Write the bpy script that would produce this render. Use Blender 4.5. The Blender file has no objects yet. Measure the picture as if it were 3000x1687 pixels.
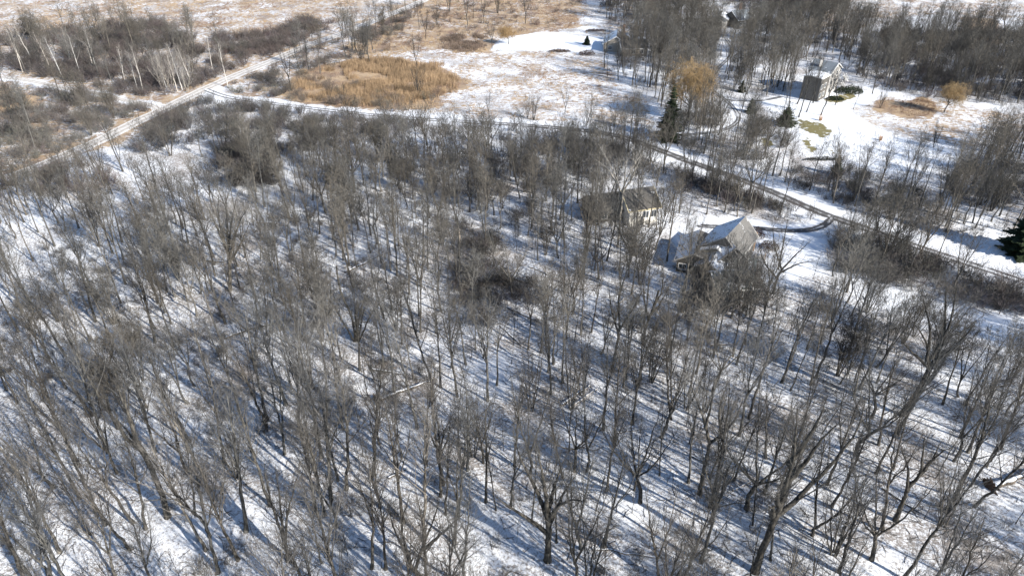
import bpy, math, random
import numpy as np
from mathutils import Vector

# ------------------------------------------------------------------ camera, sky, sun, exposure
SC = bpy.context.scene
H = 80.0                                   # height of the drone above the ground, metres
PITCH = math.radians(33.0)
FPX = 2050.0                               # focal length in pixels of the 3000 px wide photograph
cam_d = bpy.data.cameras.new('camera'); cam = bpy.data.objects.new('camera', cam_d)
SC.collection.objects.link(cam); SC.camera = cam
cam.location = (0, 0, H); cam.rotation_euler = (math.radians(90) - PITCH, 0, 0)
cam_d.sensor_width = 36.0; cam_d.lens = 36.0 * FPX / 3000.0
cam_d.clip_start = 0.5; cam_d.clip_end = 8000

SUN_EL, SUN_AZ = math.radians(31.0), (0.78, -0.63)   # the sun stands behind the camera, to the right
w = bpy.data.worlds.new('World'); SC.world = w; w.use_nodes = True
nt = w.node_tree; bg = nt.nodes['Background']
sky = nt.nodes.new('ShaderNodeTexSky'); sky.sky_type = 'NISHITA'; sky.sun_disc = False
sky.sun_elevation = SUN_EL; sky.sun_rotation = math.atan2(SUN_AZ[0], SUN_AZ[1])
sky.air_density = 1.0; sky.dust_density = 0.3; sky.ozone_density = 3.0
nt.links.new(sky.outputs[0], bg.inputs[0]); bg.inputs[1].default_value = 0.10
sd = bpy.data.lights.new('sun', 'SUN'); sun = bpy.data.objects.new('sun', sd); SC.collection.objects.link(sun)
sd.energy = 4.8; sd.angle = math.radians(0.5); sd.color = (1.0, 0.95, 0.87)
sdir = Vector((SUN_AZ[0] * math.cos(SUN_EL), SUN_AZ[1] * math.cos(SUN_EL), math.sin(SUN_EL)))
sun.rotation_euler = sdir.to_track_quat('Z', 'Y').to_euler(); sun.location = (60, -40, 90)
SC.view_settings.view_transform = 'Standard'; SC.view_settings.look = 'None'
SC.view_settings.exposure = 0.9; SC.view_settings.gamma = 1.0
SC.render.film_transparent = False

RNG = np.random.default_rng(7)
C = SC.collection

# ------------------------------------------------------------------ pixels of the photograph to places on the ground
CP, SP = math.cos(PITCH), math.sin(PITCH)
def P(px, py, z=0.0):
    a = (px - 1500.0) / FPX; b = (843.5 - py) / FPX
    t = (H - z) / (SP - b * CP)
    return np.array((a * t, (CP + b * SP) * t, z))
def V(base, px, py):                       # the ray through a pixel meets the upright plane that faces south at y = base y
    a = (px - 1500.0) / FPX; b = (843.5 - py) / FPX
    t = base[1] / (CP + b * SP)
    return np.array((a * t, base[1], H + t * (-SP + b * CP)))
def PX(x, y, z=0.0):
    d = y * CP - (z - H) * SP; u = y * SP + (z - H) * CP
    return 1500.0 + FPX * x / d, 843.5 - FPX * u / d

# ------------------------------------------------------------------ noise and polygons
_lat = np.random.default_rng(3).random((256, 256))
def noise(x, y, s):
    x = np.asarray(x) / s + 731.3; y = np.asarray(y) / s + 411.7
    xi = np.floor(x).astype(int); yi = np.floor(y).astype(int); fx = x - xi; fy = y - yi
    fx = fx * fx * (3 - 2 * fx); fy = fy * fy * (3 - 2 * fy)
    g = lambda i, j: _lat[i % 256, j % 256]
    return (g(xi, yi) * (1 - fx) + g(xi + 1, yi) * fx) * (1 - fy) + (g(xi, yi + 1) * (1 - fx) + g(xi + 1, yi + 1) * fx) * fy
def poly(pts):
    return np.array([P(a, max(b, -260))[:2] for a, b in pts])
def pdist(x, y, pg):                       # signed distance to a polygon, positive inside
    x = np.asarray(x, float); y = np.asarray(y, float)
    ins = np.zeros(x.shape, bool); d2 = np.full(x.shape, 1e12)
    n = len(pg)
    for i in range(n):
        ax, ay = pg[i]; bx, by = pg[(i + 1) % n]
        c = (ay > y) != (by > y)
        with np.errstate(divide='ignore', invalid='ignore'):
            xi = (bx - ax) * (y - ay) / (by - ay) + ax
        ins ^= c & (x < xi)
        ex, ey = bx - ax, by - ay; l = ex * ex + ey * ey + 1e-9
        t = np.clip(((x - ax) * ex + (y - ay) * ey) / l, 0, 1)
        d2 = np.minimum(d2, (x - ax - t * ex) ** 2 + (y - ay - t * ey) ** 2)
    d = np.sqrt(d2)
    return np.where(ins, d, -d)
def ldist(x, y, line):
    d2 = np.full(np.shape(x), 1e12)
    for (ax, ay), (bx, by) in zip(line[:-1], line[1:]):
        ex, ey = bx - ax, by - ay; l = ex * ex + ey * ey + 1e-9
        t = np.clip(((x - ax) * ex + (y - ay) * ey) / l, 0, 1)
        d2 = np.minimum(d2, (x - ax - t * ex) ** 2 + (y - ay - t * ey) ** 2)
    return np.sqrt(d2)
def smooth(line, step=2.0):
    p = np.array(line, float); p = np.vstack([2 * p[0] - p[1], p, 2 * p[-1] - p[-2]]); out = []
    for i in range(1, len(p) - 2):
        n = max(2, int(np.linalg.norm(p[i + 1] - p[i]) / step))
        for k in range(n):
            t = k / n
            out.append(0.5 * (2 * p[i] + (p[i + 1] - p[i - 1]) * t + (2 * p[i - 1] - 5 * p[i] + 4 * p[i + 1] - p[i + 2]) * t * t
                              + (3 * p[i] - p[i - 1] - 3 * p[i + 1] + p[i + 2]) * t ** 3))
    out.append(p[-2]); return np.array(out)
gl = lambda pts: smooth([P(a, b)[:2] for a, b in pts])

# roads and tracks, drawn along their centre lines
R1 = gl([(1420, -90), (1240, 2), (1130, 48), (1020, 92), (900, 135), (790, 182), (690, 222), (600, 262), (530, 295), (470, 325), (390, 362), (300, 408), (200, 452), (95, 496), (-30, 540), (-260, 640)])
R2 = gl([(600, 262), (660, 283), (750, 298), (880, 314), (1000, 328), (1180, 346), (1360, 357), (1520, 367), (1700, 382), (1820, 402), (1930, 440), (2020, 474), (2140, 516), (2260, 562), (2400, 622), (2540, 672), (2700, 728), (2860, 780), (3000, 828), (3250, 930)])
R3 = gl([(470, 325), (440, 308), (360, 293), (290, 275), (210, 262), (130, 246), (40, 231), (-160, 210)])
DA = gl([(2440, 634), (2424, 654), (2386, 671), (2320, 677), (2230, 671), (2140, 667), (2060, 663), (2050, 660)])
DC = gl([(1960, 398), (2040, 393), (2110, 384), (2150, 366), (2164, 345), (2150, 318), (2120, 290), (2090, 268), (2082, 240), (2105, 200), (2140, 165), (2142, 138), (2125, 112)])
DC2 = gl([(2122, 293), (2180, 297), (2240, 294), (2290, 284)])
ROADS = [(R1, 3.0), (R2, 3.2), (R3, 1.6), (DA, 2.2), (DC, 1.7), (DC2, 1.6)]

MARSH = [  # polygon, how much tan grass covers it
 (poly([(-300, -150), (1150, -150), (1080, 10), (940, 60), (830, 95), (640, 108), (540, 92), (440, 62), (330, 72), (250, 80), (100, 95), (60, 105), (-300, 140)]), .54),
 (poly([(-300, 245), (60, 262), (130, 300), (100, 345), (-300, 350)]), .80),
 (poly([(1250, -20), (1720, -20), (1720, 60), (1640, 95), (1460, 112), (1420, 160), (1300, 165), (1200, 150), (1130, 170), (960, 170), (1100, 70)]), .66),
 (poly([(1200, 150), (1420, 150), (1650, 148), (1760, 170), (1830, 250), (1900, 300), (1915, 350), (1880, 372), (1500, 350), (1250, 335), (1210, 300), (1280, 230)]), .43),
 (poly([(850, 240), (900, 200), (1030, 175), (1150, 170), (1260, 190), (1350, 230), (1345, 265), (1275, 285), (1260, 325), (1000, 312), (840, 295)]), .92),
 (poly([(2490, 315), (2560, 285), (2700, 285), (2950, 328), (3200, 355), (3200, 430), (2800, 432), (2680, 412), (2560, 372)]), .44),
 (poly([(2590, 300), (2720, 288), (2770, 330), (2690, 350), (2600, 335)]), .9),
 (poly([(2480, -10), (2600, -120), (3300, -120), (3300, 75), (2900, 60), (2750, 45), (2600, 58), (2480, 100), (2390, 92), (2390, 50)]), .45),
 (poly([(2800, 50), (2920, 60), (2970, 100), (2930, 145), (2830, 135)]), .85),
 (poly([(1700, 20), (1850, 0), (1880, 90), (1720, 110)]), .35)]
NW = poly([(-400, -240), (1700, -240), (1260, 120), (1200, 340), (640, 290), (420, 400), (-300, 620)])
REEDS = [poly([(850, 250), (900, 205), (1030, 180), (1150, 172), (1255, 190), (1345, 230), (1335, 258), (1270, 278), (1230, 300), (1000, 312), (840, 290)]),
         poly([(1292, 112), (1360, 98), (1432, 110), (1420, 150), (1360, 156), (1288, 132)]),
         poly([(2610, 300), (2720, 292), (2755, 325), (2680, 342), (2610, 328)])]
LAWN = [poly([(1440, 138), (1500, 105), (1600, 95), (1760, 108), (1830, 118), (1800, 150), (1700, 150), (1440, 142)]),
        poly([(2230, 300), (2330, 262), (2480, 262), (2600, 276), (2560, 300), (2500, 322), (2560, 375), (2680, 412), (2800, 432), (2830, 480), (2780, 520), (2560, 500), (2400, 440), (2260, 360)]),
        poly([(2220, 700), (2330, 680), (2430, 700), (2430, 780), (2300, 830), (2230, 800)]),
        poly([(1960, 680), (2060, 640), (2240, 648), (2340, 690), (2300, 720), (2100, 730), (1980, 740)]),
        poly([(2450, 800), (2560, 820), (2720, 880), (2900, 930), (3060, 930), (3060, 1000), (2900, 1010), (2700, 960), (2500, 850)]),
        poly([(2800, 700), (2960, 690), (3060, 720), (3060, 770), (2860, 760)]),
        poly([(2850, 150), (2930, 128), (2965, 100), (2995, 108), (2990, 130), (2950, 160), (2890, 164)]),
        poly([(2180, 60), (2290, 20), (2340, 60), (2300, 100), (2230, 110)])]
GREEN = [poly([(2330, 350), (2400, 362), (2440, 390), (2400, 404), (2340, 378)]), poly([(2360, 400), (2392, 440), (2370, 448), (2345, 420)]),
         poly([(2235, 400), (2270, 415), (2262, 440), (2232, 425)]), poly([(2414, 424), (2436, 440), (2448, 466), (2430, 446)]),
         poly([(2400, 290), (2470, 275), (2510, 262), (2500, 288), (2440, 302)])]
BRUSH = [  # thickets: polygon, shrubs per square metre, tint, height
 (poly([(-150, 130), (60, 105), (330, 78), (450, 66), (560, 110), (700, 108), (800, 100), (900, 60), (960, 80), (860, 140), (700, 200), (600, 245), (540, 275), (380, 285), (200, 240), (60, 215), (-150, 190)]), .085, (.085, .068, .062), 4.0),
 (poly([(-200, 270), (130, 262), (300, 285), (460, 330), (360, 370), (200, 440), (80, 480), (-200, 560)]), .11, (.13, .115, .10), 3.2),
 (poly([(640, 300), (900, 330), (1180, 352), (1250, 370), (1050, 420), (800, 470), (790, 545), (650, 545), (640, 440), (560, 420), (430, 470), (380, 440), (440, 370), (520, 310)]), .10, (.075, .066, .06), 3.6),
 (poly([(-200, 620), (60, 530), (240, 470), (340, 520), (400, 560), (300, 600), (150, 570), (-200, 640)]), .09, (.13, .098, .085), 3.2),
 (poly([(1330, 650), (1440, 700), (1500, 800), (1590, 830), (1580, 900), (1400, 970), (1340, 860)]), .19, (.052, .045, .040), 3.0),
 (poly([(2440, 660), (2600, 690), (2850, 790), (3200, 850), (3200, 960), (2850, 900), (2600, 840), (2440, 800)]), .17, (.12, .108, .095), 3.6),
 (poly([(1980, 500), (2060, 505), (2250, 570), (2410, 630), (2330, 645), (2100, 590), (1980, 560)]), .14, (.085, .072, .065), 3.0),
 (poly([(2300, 505), (2500, 500), (2720, 570), (2760, 660), (2560, 630), (2330, 560)]), .12, (.085, .075, .066), 2.4),
 (poly([(960, 110), (1120, 48), (1250, 10), (1180, 90), (1000, 190), (850, 240), (700, 262), (690, 240), (820, 190)]), .06, (.11, .092, .08), 3.0),
 (poly([(600, 275), (700, 285), (860, 300), (860, 250), (800, 215), (690, 240)]), .075, (.10, .09, .08), 2.8),
 (poly([(640, 110), (830, 95), (960, 60), (1010, 70), (900, 125), (700, 205), (640, 200)]), .085, (.12, .085, .07), 2.8),
 (poly([(1690, -200), (2480, -200), (2470, 60), (2560, 250), (2450, 180), (2330, 180), (2100, 180), (1960, 180), (1790, 190), (1850, 120), (1770, 60)]), .035, (.10, .09, .082), 2.5),
 (poly([(1040, 160), (1120, 70), (1250, 5), (1500, -20), (1700, -20), (1660, 80), (1440, 108), (1290, 110), (1180, 150)]), .022, (.15, .105, .08), 2.0),
 (poly([(1180, 365), (1500, 375), (1860, 410), (1900, 470), (1760, 520), (1560, 560), (1400, 600), (1180, 520), (1050, 430)]), .03, (.075, .066, .058), 3.6),
 (poly([(1060, 1050), (1240, 1075), (1290, 1120), (1240, 1180), (1120, 1185), (1150, 1130), (1050, 1110)]), .22, (.05, .043, .038), 1.3),
 (poly([(640, 930), (780, 900), (860, 960), (700, 1010), (600, 1090), (560, 1040)]), .05, (.07, .06, .052), 1.6),
 (poly([(1390, 680), (1560, 600), (1620, 700), (1500, 760)]), .05, (.07, .06, .052), 2.4),
 (poly([(840, 250), (900, 230), (1280, 290), (1250, 335), (1000, 312), (840, 296)]), .05, (.15, .115, .085), 3.0),
 (poly([(2000, 330), (2140, 330), (2250, 370), (2330, 420), (2300, 480), (2080, 470), (1960, 420)]), .09, (.11, .10, .085), 2.6),
 (poly([(1890, 960), (2000, 900), (2040, 860), (2060, 940), (1950, 1010)]), .04, (.10, .085, .075), 2.2),
 (poly([(500, 960), (680, 960), (700, 1100), (600, 1080)]), .03, (.10, .085, .075), 2.0),
 (poly([(650, 440), (780, 420), (800, 560), (700, 560)]), .14, (.05, .044, .04), 3.8),
 (poly([(2050, 780), (2250, 780), (2250, 880), (2200, 930), (2000, 920)]), .125, (.062, .053, .046), 3.0),
 (poly([(2300, -120), (2480, -120), (2470, 0), (2420, 35), (2200, 30), (2100, -40)]), .07, (.09, .075, .07), 4.5),
 (poly([(2560, 100), (3300, 90), (3300, 320), (2800, 300), (2560, 260)]), .08, (.09, .078, .07), 3.5),
 (poly([(2780, 470), (3300, 440), (3300, 720), (2950, 640), (2750, 560)]), .08, (.10, .088, .078), 3.0)]
# where bare trees grow: polygon, trees per square metre (later entries win)
WOODS = [
 (poly([(-700, 760), (60, 575), (420, 470), (760, 455), (1240, 445), (1560, 440), (1800, 425), (2100, 510), (2420, 640), (2720, 740), (3100, 870), (3700, 1000), (3900, 2300), (-900, 2300)]), .030),
 (poly([(380, 440), (640, 420), (760, 545), (560, 620), (400, 600)]), .004),
 (poly([(-500, 700), (60, 570), (240, 520), (400, 520), (420, 620), (-500, 860)]), .022),
 (poly([(1690, -200), (2480, -200), (2470, 60), (2560, 120), (3400, 100), (3400, 330), (2950, 320), (2700, 275), (2560, 262), (2450, 180), (2330, 180), (2330, 265), (2120, 290), (2090, 350), (1960, 330), (1850, 255), (1790, 190), (1850, 120), (1770, 60)]), .046),
 (poly([(2000, 330), (2140, 330), (2210, 400), (2300, 520), (2560, 590), (2780, 570), (2880, 450), (3300, 420), (3300, 740), (3000, 700), (2800, 690), (2500, 620), (2200, 500), (1960, 420)]), .040),
 (poly([(1960, 180), (2060, 170), (2330, 180), (2330, 290), (2130, 290), (2080, 330), (1990, 320)]), .042),
 (poly([(0, 130), (330, 90), (560, 120), (700, 190), (540, 270), (380, 280), (60, 220)]), .007),
 (poly([(-150, 290), (300, 290), (440, 340), (200, 440), (-150, 500)]), .004),
 (poly([(860, 140), (1180, 40), (1250, 20), (1080, 170), (860, 240), (700, 265)]), .010),
 (poly([(2300, -260), (3400, -260), (3400, -150), (2300, -150)]), .02), (poly([(-500, -260), (2300, -260), (2300, -170), (-500, -170)]), .004)]
CLEAR = [LAWN[0], LAWN[2], LAWN[3], LAWN[4], LAWN[6],
         poly([(2230, 300), (2330, 262), (2480, 262), (2600, 276), (2560, 300), (2560, 375), (2680, 412), (2760, 432), (2740, 480), (2560, 470), (2400, 420), (2260, 350)]),
         poly([(2000, 640), (2230, 640), (2250, 860), (2010, 830)]), poly([(1770, 540), (1950, 530), (1960, 630), (1780, 630)]),
         poly([(2360, 190), (2500, 190), (2500, 300), (2360, 300)]), poly([(2100, 20), (2240, 20), (2240, 90), (2100, 90)]), poly([(1770, 70), (1850, 70), (1850, 150), (1770, 150)])]

def road_d(x, y):
    return np.min([ldist(x, y, r) - wd for r, wd in ROADS], axis=0)
def relief_(x, y):
    x = np.asarray(x, float); y = np.asarray(y, float)
    m = np.clip((road_d(x, y) - 3) / 10, 0, 1)
    for pg in CLEAR[1:4] + CLEAR[6:]:
        m = m * np.clip(-(pdist(x, y, pg) - 0) / 6, 0, 1)
    return m * (0.5 * (noise(x, y, 19) - .5) + 0.22 * (noise(x, y, 6.5) - .5))
def dens_(x, y):
    d = np.zeros(np.shape(x))
    for pg, v in WOODS:
        d = np.where(pdist(x, y, pg) > 0, v, d)
    for pg in CLEAR:
        d = np.where(pdist(x, y, pg) > -1, 0, d)
    return np.where(road_d(x, y) < 1.8, 0, d)

_gx, _gy = np.arange(-340, 341, 1.0), np.arange(-20, 561, 1.0)      # both looked up on a one metre grid
_GX, _GY = np.meshgrid(_gx, _gy); _RD = road_d(_GX, _GY); _RL = relief_(_GX, _GY); _DN = dens_(_GX, _GY)
def look(G, x, y):
    i = np.clip(np.asarray(x, float) + 340, 0, len(_gx) - 1.001); j = np.clip(np.asarray(y, float) + 20, 0, len(_gy) - 1.001)
    a, b = i.astype(int), j.astype(int); u, v = i - a, j - b
    return (G[b, a] * (1 - u) + G[b, a + 1] * u) * (1 - v) + (G[b + 1, a] * (1 - u) + G[b + 1, a + 1] * u) * v
road_d = lambda x, y: look(_RD, x, y)
relief = lambda x, y: look(_RL, x, y)
dens = lambda x, y: look(_DN, x, y)
# ------------------------------------------------------------------ materials
def mat(name, col, rough=.85):
    m = bpy.data.materials.new(name); m.use_nodes = True
    b = m.node_tree.nodes['Principled BSDF']; b.inputs['Base Color'].default_value = (*col, 1)
    b.inputs['Roughness'].default_value = rough; b.inputs['Specular IOR Level'].default_value = .25
    return m
class NT:
    def __init__(s, m): s.t = m.node_tree; s.b = s.t.nodes['Principled BSDF']
    def n(s, ty, **k):
        q = s.t.nodes.new(ty)
        for a, v in k.items(): setattr(q, a, v)
        return q
    def l(s, a, b): s.t.links.new(a, b)
    def mix(s, f, a, b):
        q = s.n('ShaderNodeMix', data_type='RGBA')
        for i, v in ((0, f), (6, a), (7, b)):
            if hasattr(v, 'is_output'): s.l(v, q.inputs[i])
            elif isinstance(v, tuple): q.inputs[i].default_value = (*v, 1)
            else: q.inputs[i].default_value = v
        return q.outputs[2]
    def m(s, op, a, b=0.0, c=0.0):
        q = s.n('ShaderNodeMath', operation=op)
        for i, v in enumerate((a, b, c)):
            if hasattr(v, 'is_output'): s.l(v, q.inputs[i])
            else: q.inputs[i].default_value = v
        return q.outputs[0]
    def noise(s, scale, detail=3, rough=.6, coord=None, sx=1, sy=1, sz=1):
        q = s.n('ShaderNodeTexNoise'); q.inputs['Scale'].default_value = scale
        q.inputs['Detail'].default_value = detail; q.inputs['Roughness'].default_value = rough
        if coord is None: coord = s.n('ShaderNodeNewGeometry').outputs['Position']
        mp = s.n('ShaderNodeMapping'); mp.inputs['Scale'].default_value = (sx, sy, sz)
        s.l(coord, mp.inputs[0]); s.l(mp.outputs[0], q.inputs[0])
        return q.outputs[0]
    def step(s, v, lo, hi):
        q = s.n('ShaderNodeMapRange', interpolation_type='SMOOTHSTEP')
        for i, u in ((0, v), (1, lo), (2, hi)):
            if hasattr(u, 'is_output'): s.l(u, q.inputs[i])
            else: q.inputs[i].default_value = u
        return q.outputs[0]
    def attr(s, name): return s.n('ShaderNodeAttribute', attribute_name=name).outputs['Fac']
    def bump(s, h, st, dist):
        q = s.n('ShaderNodeBump'); q.inputs['Strength'].default_value = st; q.inputs['Distance'].default_value = dist
        s.l(h, q.inputs['Height']); s.l(q.outputs[0], s.b.inputs['Normal'])
SNOW = (.80, .82, .85)

def ground_mat():
    m = mat('snow_ground', SNOW, .7); t = NT(m)
    fine = t.noise(2.3, 4, .65); mid = t.noise(.55, 4, .6); big = t.noise(.09, 3, .5); vf = t.noise(7, 3, .7)
    woods = t.m('SUBTRACT', 1.0, t.attr('lawn'))
    # litter and dead weeds showing through thin snow under the trees
    v = t.m('ADD', t.m('MULTIPLY', fine, .45), t.m('ADD', t.m('MULTIPLY', vf, .28), t.m('ADD', t.m('MULTIPLY', big, .30), t.m('MULTIPLY', t.noise(.028, 2), .12))))
    lit = t.m('MULTIPLY', t.step(v, .535, .645), t.m('MULTIPLY', woods, .85))
    col = t.mix(t.m('MULTIPLY', t.noise(.35, 3), .12), SNOW, (.70, .70, .70))
    col = t.mix(lit, col, t.mix(mid, (.15, .12, .10), (.27, .225, .185)))
    # brush floor
    bn = t.step(t.m('ADD', t.m('MULTIPLY', fine, .5), t.m('MULTIPLY', mid, .5)), t.m('SUBTRACT', .66, t.m('MULTIPLY', t.attr('brush'), .22)), .70)
    col = t.mix(t.m('MULTIPLY', bn, t.m('MINIMUM', t.m('MULTIPLY', t.attr('brush'), 1.6), .9)), col, t.mix(fine, (.13, .10, .08), (.24, .18, .13)))
    # marsh grass, lying in drifts and tussocks between patches of snow
    ms = t.noise(.50, 5, .7, sx=1, sy=1.6); mm = t.m('ADD', t.m('MULTIPLY', ms, .7), t.m('MULTIPLY', t.noise(.07, 3, .5), .3))
    lo = t.m('SUBTRACT', .645, t.m('MULTIPLY', t.attr('marsh'), .40))
    mk = t.m('MULTIPLY', t.step(mm, lo, t.m('ADD', lo, .10)), t.step(t.attr('marsh'), .05, .3))
    col = t.mix(mk, col, t.mix(t.step(t.noise(.16, 4, .6), .4, .62), (.41, .305, .20), (.26, .185, .13)))
    gk = t.m('MULTIPLY', t.step(t.m('ADD', mid, t.m('MULTIPLY', t.attr('green'), .35)), .62, .80), t.step(t.attr('green'), .05, .6))
    col = t.mix(gk, col, t.mix(fine, (.14, .13, .055), (.23, .19, .09)))
    t.l(col, t.b.inputs['Base Color'])
    hgt = t.m('ADD', t.m('MULTIPLY', t.noise(.8, 5, .6), 1.0), t.m('MULTIPLY', vf, .12))
    t.bump(hgt, .32, .35)
    return m
def road_mat(kind):
    m = mat('road_' + kind, SNOW, .8); t = NT(m)
    u = t.attr('across'); bare = t.attr('bare'); au = t.m('ABSOLUTE', u)
    tr = t.m('SUBTRACT', 1.0, t.step(t.m('ABSOLUTE', t.m('SUBTRACT', au, .42)), .10, .24))
    n1 = t.noise(.9, 4, .6); n2 = t.noise(.18, 3, .6)
    edge = t.m('SUBTRACT', 1.0, t.step(t.m('ADD', au, t.m('MULTIPLY', t.m('SUBTRACT', n1, .5), .9)), .66, .9))
    if kind == 'gravel':
        k = t.m('MULTIPLY', edge, t.m('ADD', t.m('MULTIPLY', tr, .5), t.m('MULTIPLY', t.step(n1, .38, .62), .5)))
        t.l(t.mix(k, (.66, .64, .61), t.mix(n2, (.30, .26, .22), (.44, .39, .34))), t.b.inputs['Base Color'])
    else:
        k = t.m('MULTIPLY', edge, t.m('MINIMUM', t.m('ADD', t.m('MULTIPLY', bare, t.m('ADD', .55, t.m('MULTIPLY', t.step(t.noise(.45, 4, .65), .38, .55), .5))), t.m('MULTIPLY', tr, t.m('MULTIPLY', t.step(n2, .3, .5), .9))), 1.0))
        t.l(t.mix(k, (.74, .75, .77), t.mix(n1, (.05, .049, .049), (.105, .10, .098))), t.b.inputs['Base Color'])
    t.bump(n1, .3, .12)
    return m
def bark_mat(name, dark, light, tintattr=False, spec=None):
    m = mat(name, dark, .9); t = NT(m)
    co = t.n('ShaderNodeTexCoord').outputs['Object'] if not tintattr else None
    n = t.noise(3.5, 4, .65, coord=co, sz=.35)
    col = t.mix(t.step(n, .35, .68), dark, light)
    if tintattr:
        a = t.n('ShaderNodeAttribute', attribute_name='tint')
        q = t.n('ShaderNodeMix', data_type='RGBA', blend_type='MULTIPLY'); q.inputs[0].default_value = 1
        t.l(col, q.inputs[6]); t.l(a.outputs['Color'], q.inputs[7]); col = q.outputs[2]
    else:
        oi = t.n('ShaderNodeObjectInfo')
        q = t.n('ShaderNodeMix', data_type='RGBA', blend_type='MULTIPLY'); q.inputs[0].default_value = 1
        t.l(col, q.inputs[6]); t.l(oi.outputs['Color'], q.inputs[7]); col = q.outputs[2]
    if spec == 'birch':
        k = t.step(t.noise(2.2, 3, .7, coord=co, sx=.6, sy=.6, sz=3.5), .60, .68); col = t.mix(k, col, (.06, .055, .05))
    if spec == 'snow':
        g = t.n('ShaderNodeNewGeometry'); sx = t.n('ShaderNodeSeparateXYZ'); t.l(g.outputs['Normal'], sx.inputs[0])
        k = t.step(t.m('ADD', sx.outputs[2], t.m('MULTIPLY', t.noise(1.2, 3), .5)), .88, 1.0); col = t.mix(k, col, SNOW)
    t.l(col, t.b.inputs['Base Color'])
    return m
M = {}
M['ground'] = ground_mat(); M['gravel'] = road_mat('gravel'); M['asphalt'] = road_mat('asphalt')
M['trunk'] = bark_mat('grey_bark', (.020, .0185, .016), (.135, .124, .107))
M['twig'] = bark_mat('twig_bark', (.062, .0585, .0545), (.135, .128, .119))
M['birch'] = bark_mat('birch_bark', (.50, .47, .43), (.62, .59, .54), spec='birch')
M['birch_twig'] = bark_mat('birch_twig', (.22, .20, .18), (.36, .33, .30))
M['willow'] = bark_mat('willow_twig', (.30, .205, .10), (.39, .275, .15))
M['log'] = bark_mat('log_bark', (.055, .045, .036), (.15, .125, .10), spec='snow')
M['paleLog'] = bark_mat('pale_log', (.30, .25, .20), (.42, .36, .30), spec='snow')
M['stuffbark'] = bark_mat('massed_bark', (.75, .75, .75), (1.15, 1.13, 1.1), tintattr=True)
M['needles'] = bark_mat('needles', (.014, .022, .011), (.042, .060, .028))
M['root'] = mat('root_earth', (.075, .05, .035))

# ------------------------------------------------------------------ mesh helpers
def mesh_quads(name, v, q, mats, mi=None, smooth_=False):
    me = bpy.data.meshes.new(name); n, m = len(v), len(q)
    me.vertices.add(n); me.vertices.foreach_set('co', np.ascontiguousarray(v, np.float32).ravel())
    k = q.shape[1]
    me.loops.add(m * k); me.loops.foreach_set('vertex_index', np.ascontiguousarray(q, np.int32).ravel())
    me.polygons.add(m); me.polygons.foreach_set('loop_start', np.arange(0, m * k, k, dtype=np.int32))
    if mi is not None: me.polygons.foreach_set('material_index', np.ascontiguousarray(mi, np.int32))
    if smooth_: me.polygons.foreach_set('use_smooth', np.ones(m, bool))
    for x in mats: me.materials.append(x)
    me.update(calc_edges=True)
    return me
def attr(me, name, val):
    a = me.attributes.new(name, 'FLOAT', 'POINT'); a.data.foreach_set('value', np.ascontiguousarray(val, np.float32))
def link(name, data, parent=None, loc=None):
    o = bpy.data.objects.new(name, data); C.objects.link(o)
    if parent is not None: o.parent = parent
    if loc is not None: o.location = loc
    return o
def tag(o, label=None, cat=None, group=None, kind=None):
    for k, v in (('label', label), ('category', cat), ('group', group), ('kind', kind)):
        if v: o[k] = v
    return o
def thing(name, label, cat, loc=(0, 0, 0), rz=0, group=None):
    o = link(name, None, None, loc); o.rotation_euler = (0, 0, rz); o.empty_display_size = .3
    return tag(o, label, cat, group)

class Geo:                                  # many tubes gathered into one quad mesh
    def __init__(s): s.v = []; s.q = []; s.n = 0
    def tubes(s, Pn, R, sides):
        Pn = np.asarray(Pn, float); R = np.asarray(R, float)
        if Pn.ndim == 2: Pn = Pn[None]; R = R[None]
        Mn, K, _ = Pn.shape
        T = np.gradient(Pn, axis=1); T /= np.linalg.norm(T, axis=2, keepdims=True) + 1e-9
        ref = np.where(np.abs(T[:, :1, 2:3]) > .8, np.array((1., 0, 0)), np.array((0, 0, 1.)))
        U = np.cross(T, ref); U /= np.linalg.norm(U, axis=2, keepdims=True) + 1e-9
        W = np.cross(T, U)
        a = np.arange(sides) * 2 * np.pi / sides
        ring = Pn[:, :, None] + R[:, :, None, None] * (U[:, :, None] * np.cos(a)[:, None] + W[:, :, None] * np.sin(a)[:, None])
        s.v.append(ring.reshape(-1, 3))
        idx = np.arange(Mn * K * sides).reshape(Mn, K, sides); nx = np.roll(idx, -1, axis=2)
        q = np.stack([idx[:, :-1], nx[:, :-1], nx[:, 1:], idx[:, 1:]], -1).reshape(-1, 4)
        s.q.append(q + s.n); s.n += Mn * K * sides
    def ribbons(s, Pn, R, rng):             # the finest twigs: one strip of quads each
        Mn, K, _ = Pn.shape; T = Pn[:, -1] - Pn[:, 0]; u = np.cross(T, rng.normal(0, 1, (Mn, 3))); u /= np.linalg.norm(u, axis=1, keepdims=True) + 1e-9
        o = u[:, None] * (R * 1.45)[..., None]; v = np.stack([Pn - o, Pn + o], 2).reshape(-1, 3); i = np.arange(Mn * K * 2).reshape(Mn, K, 2)
        q = np.stack([i[:, :-1, 0], i[:, :-1, 1], i[:, 1:, 1], i[:, 1:, 0]], -1).reshape(-1, 4); s.v.append(v); s.q.append(q + s.n); s.n += Mn * K * 2
    def quads(s, v, q): s.v.append(np.asarray(v, float)); s.q.append(np.asarray(q) + s.n); s.n += len(v)
    def arr(s): return np.concatenate(s.v), np.concatenate(s.q)
    def mesh(s, name, m, sm=True):
        v, q = s.arr(); return mesh_quads(name, v, q, [m], smooth_=sm)

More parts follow.
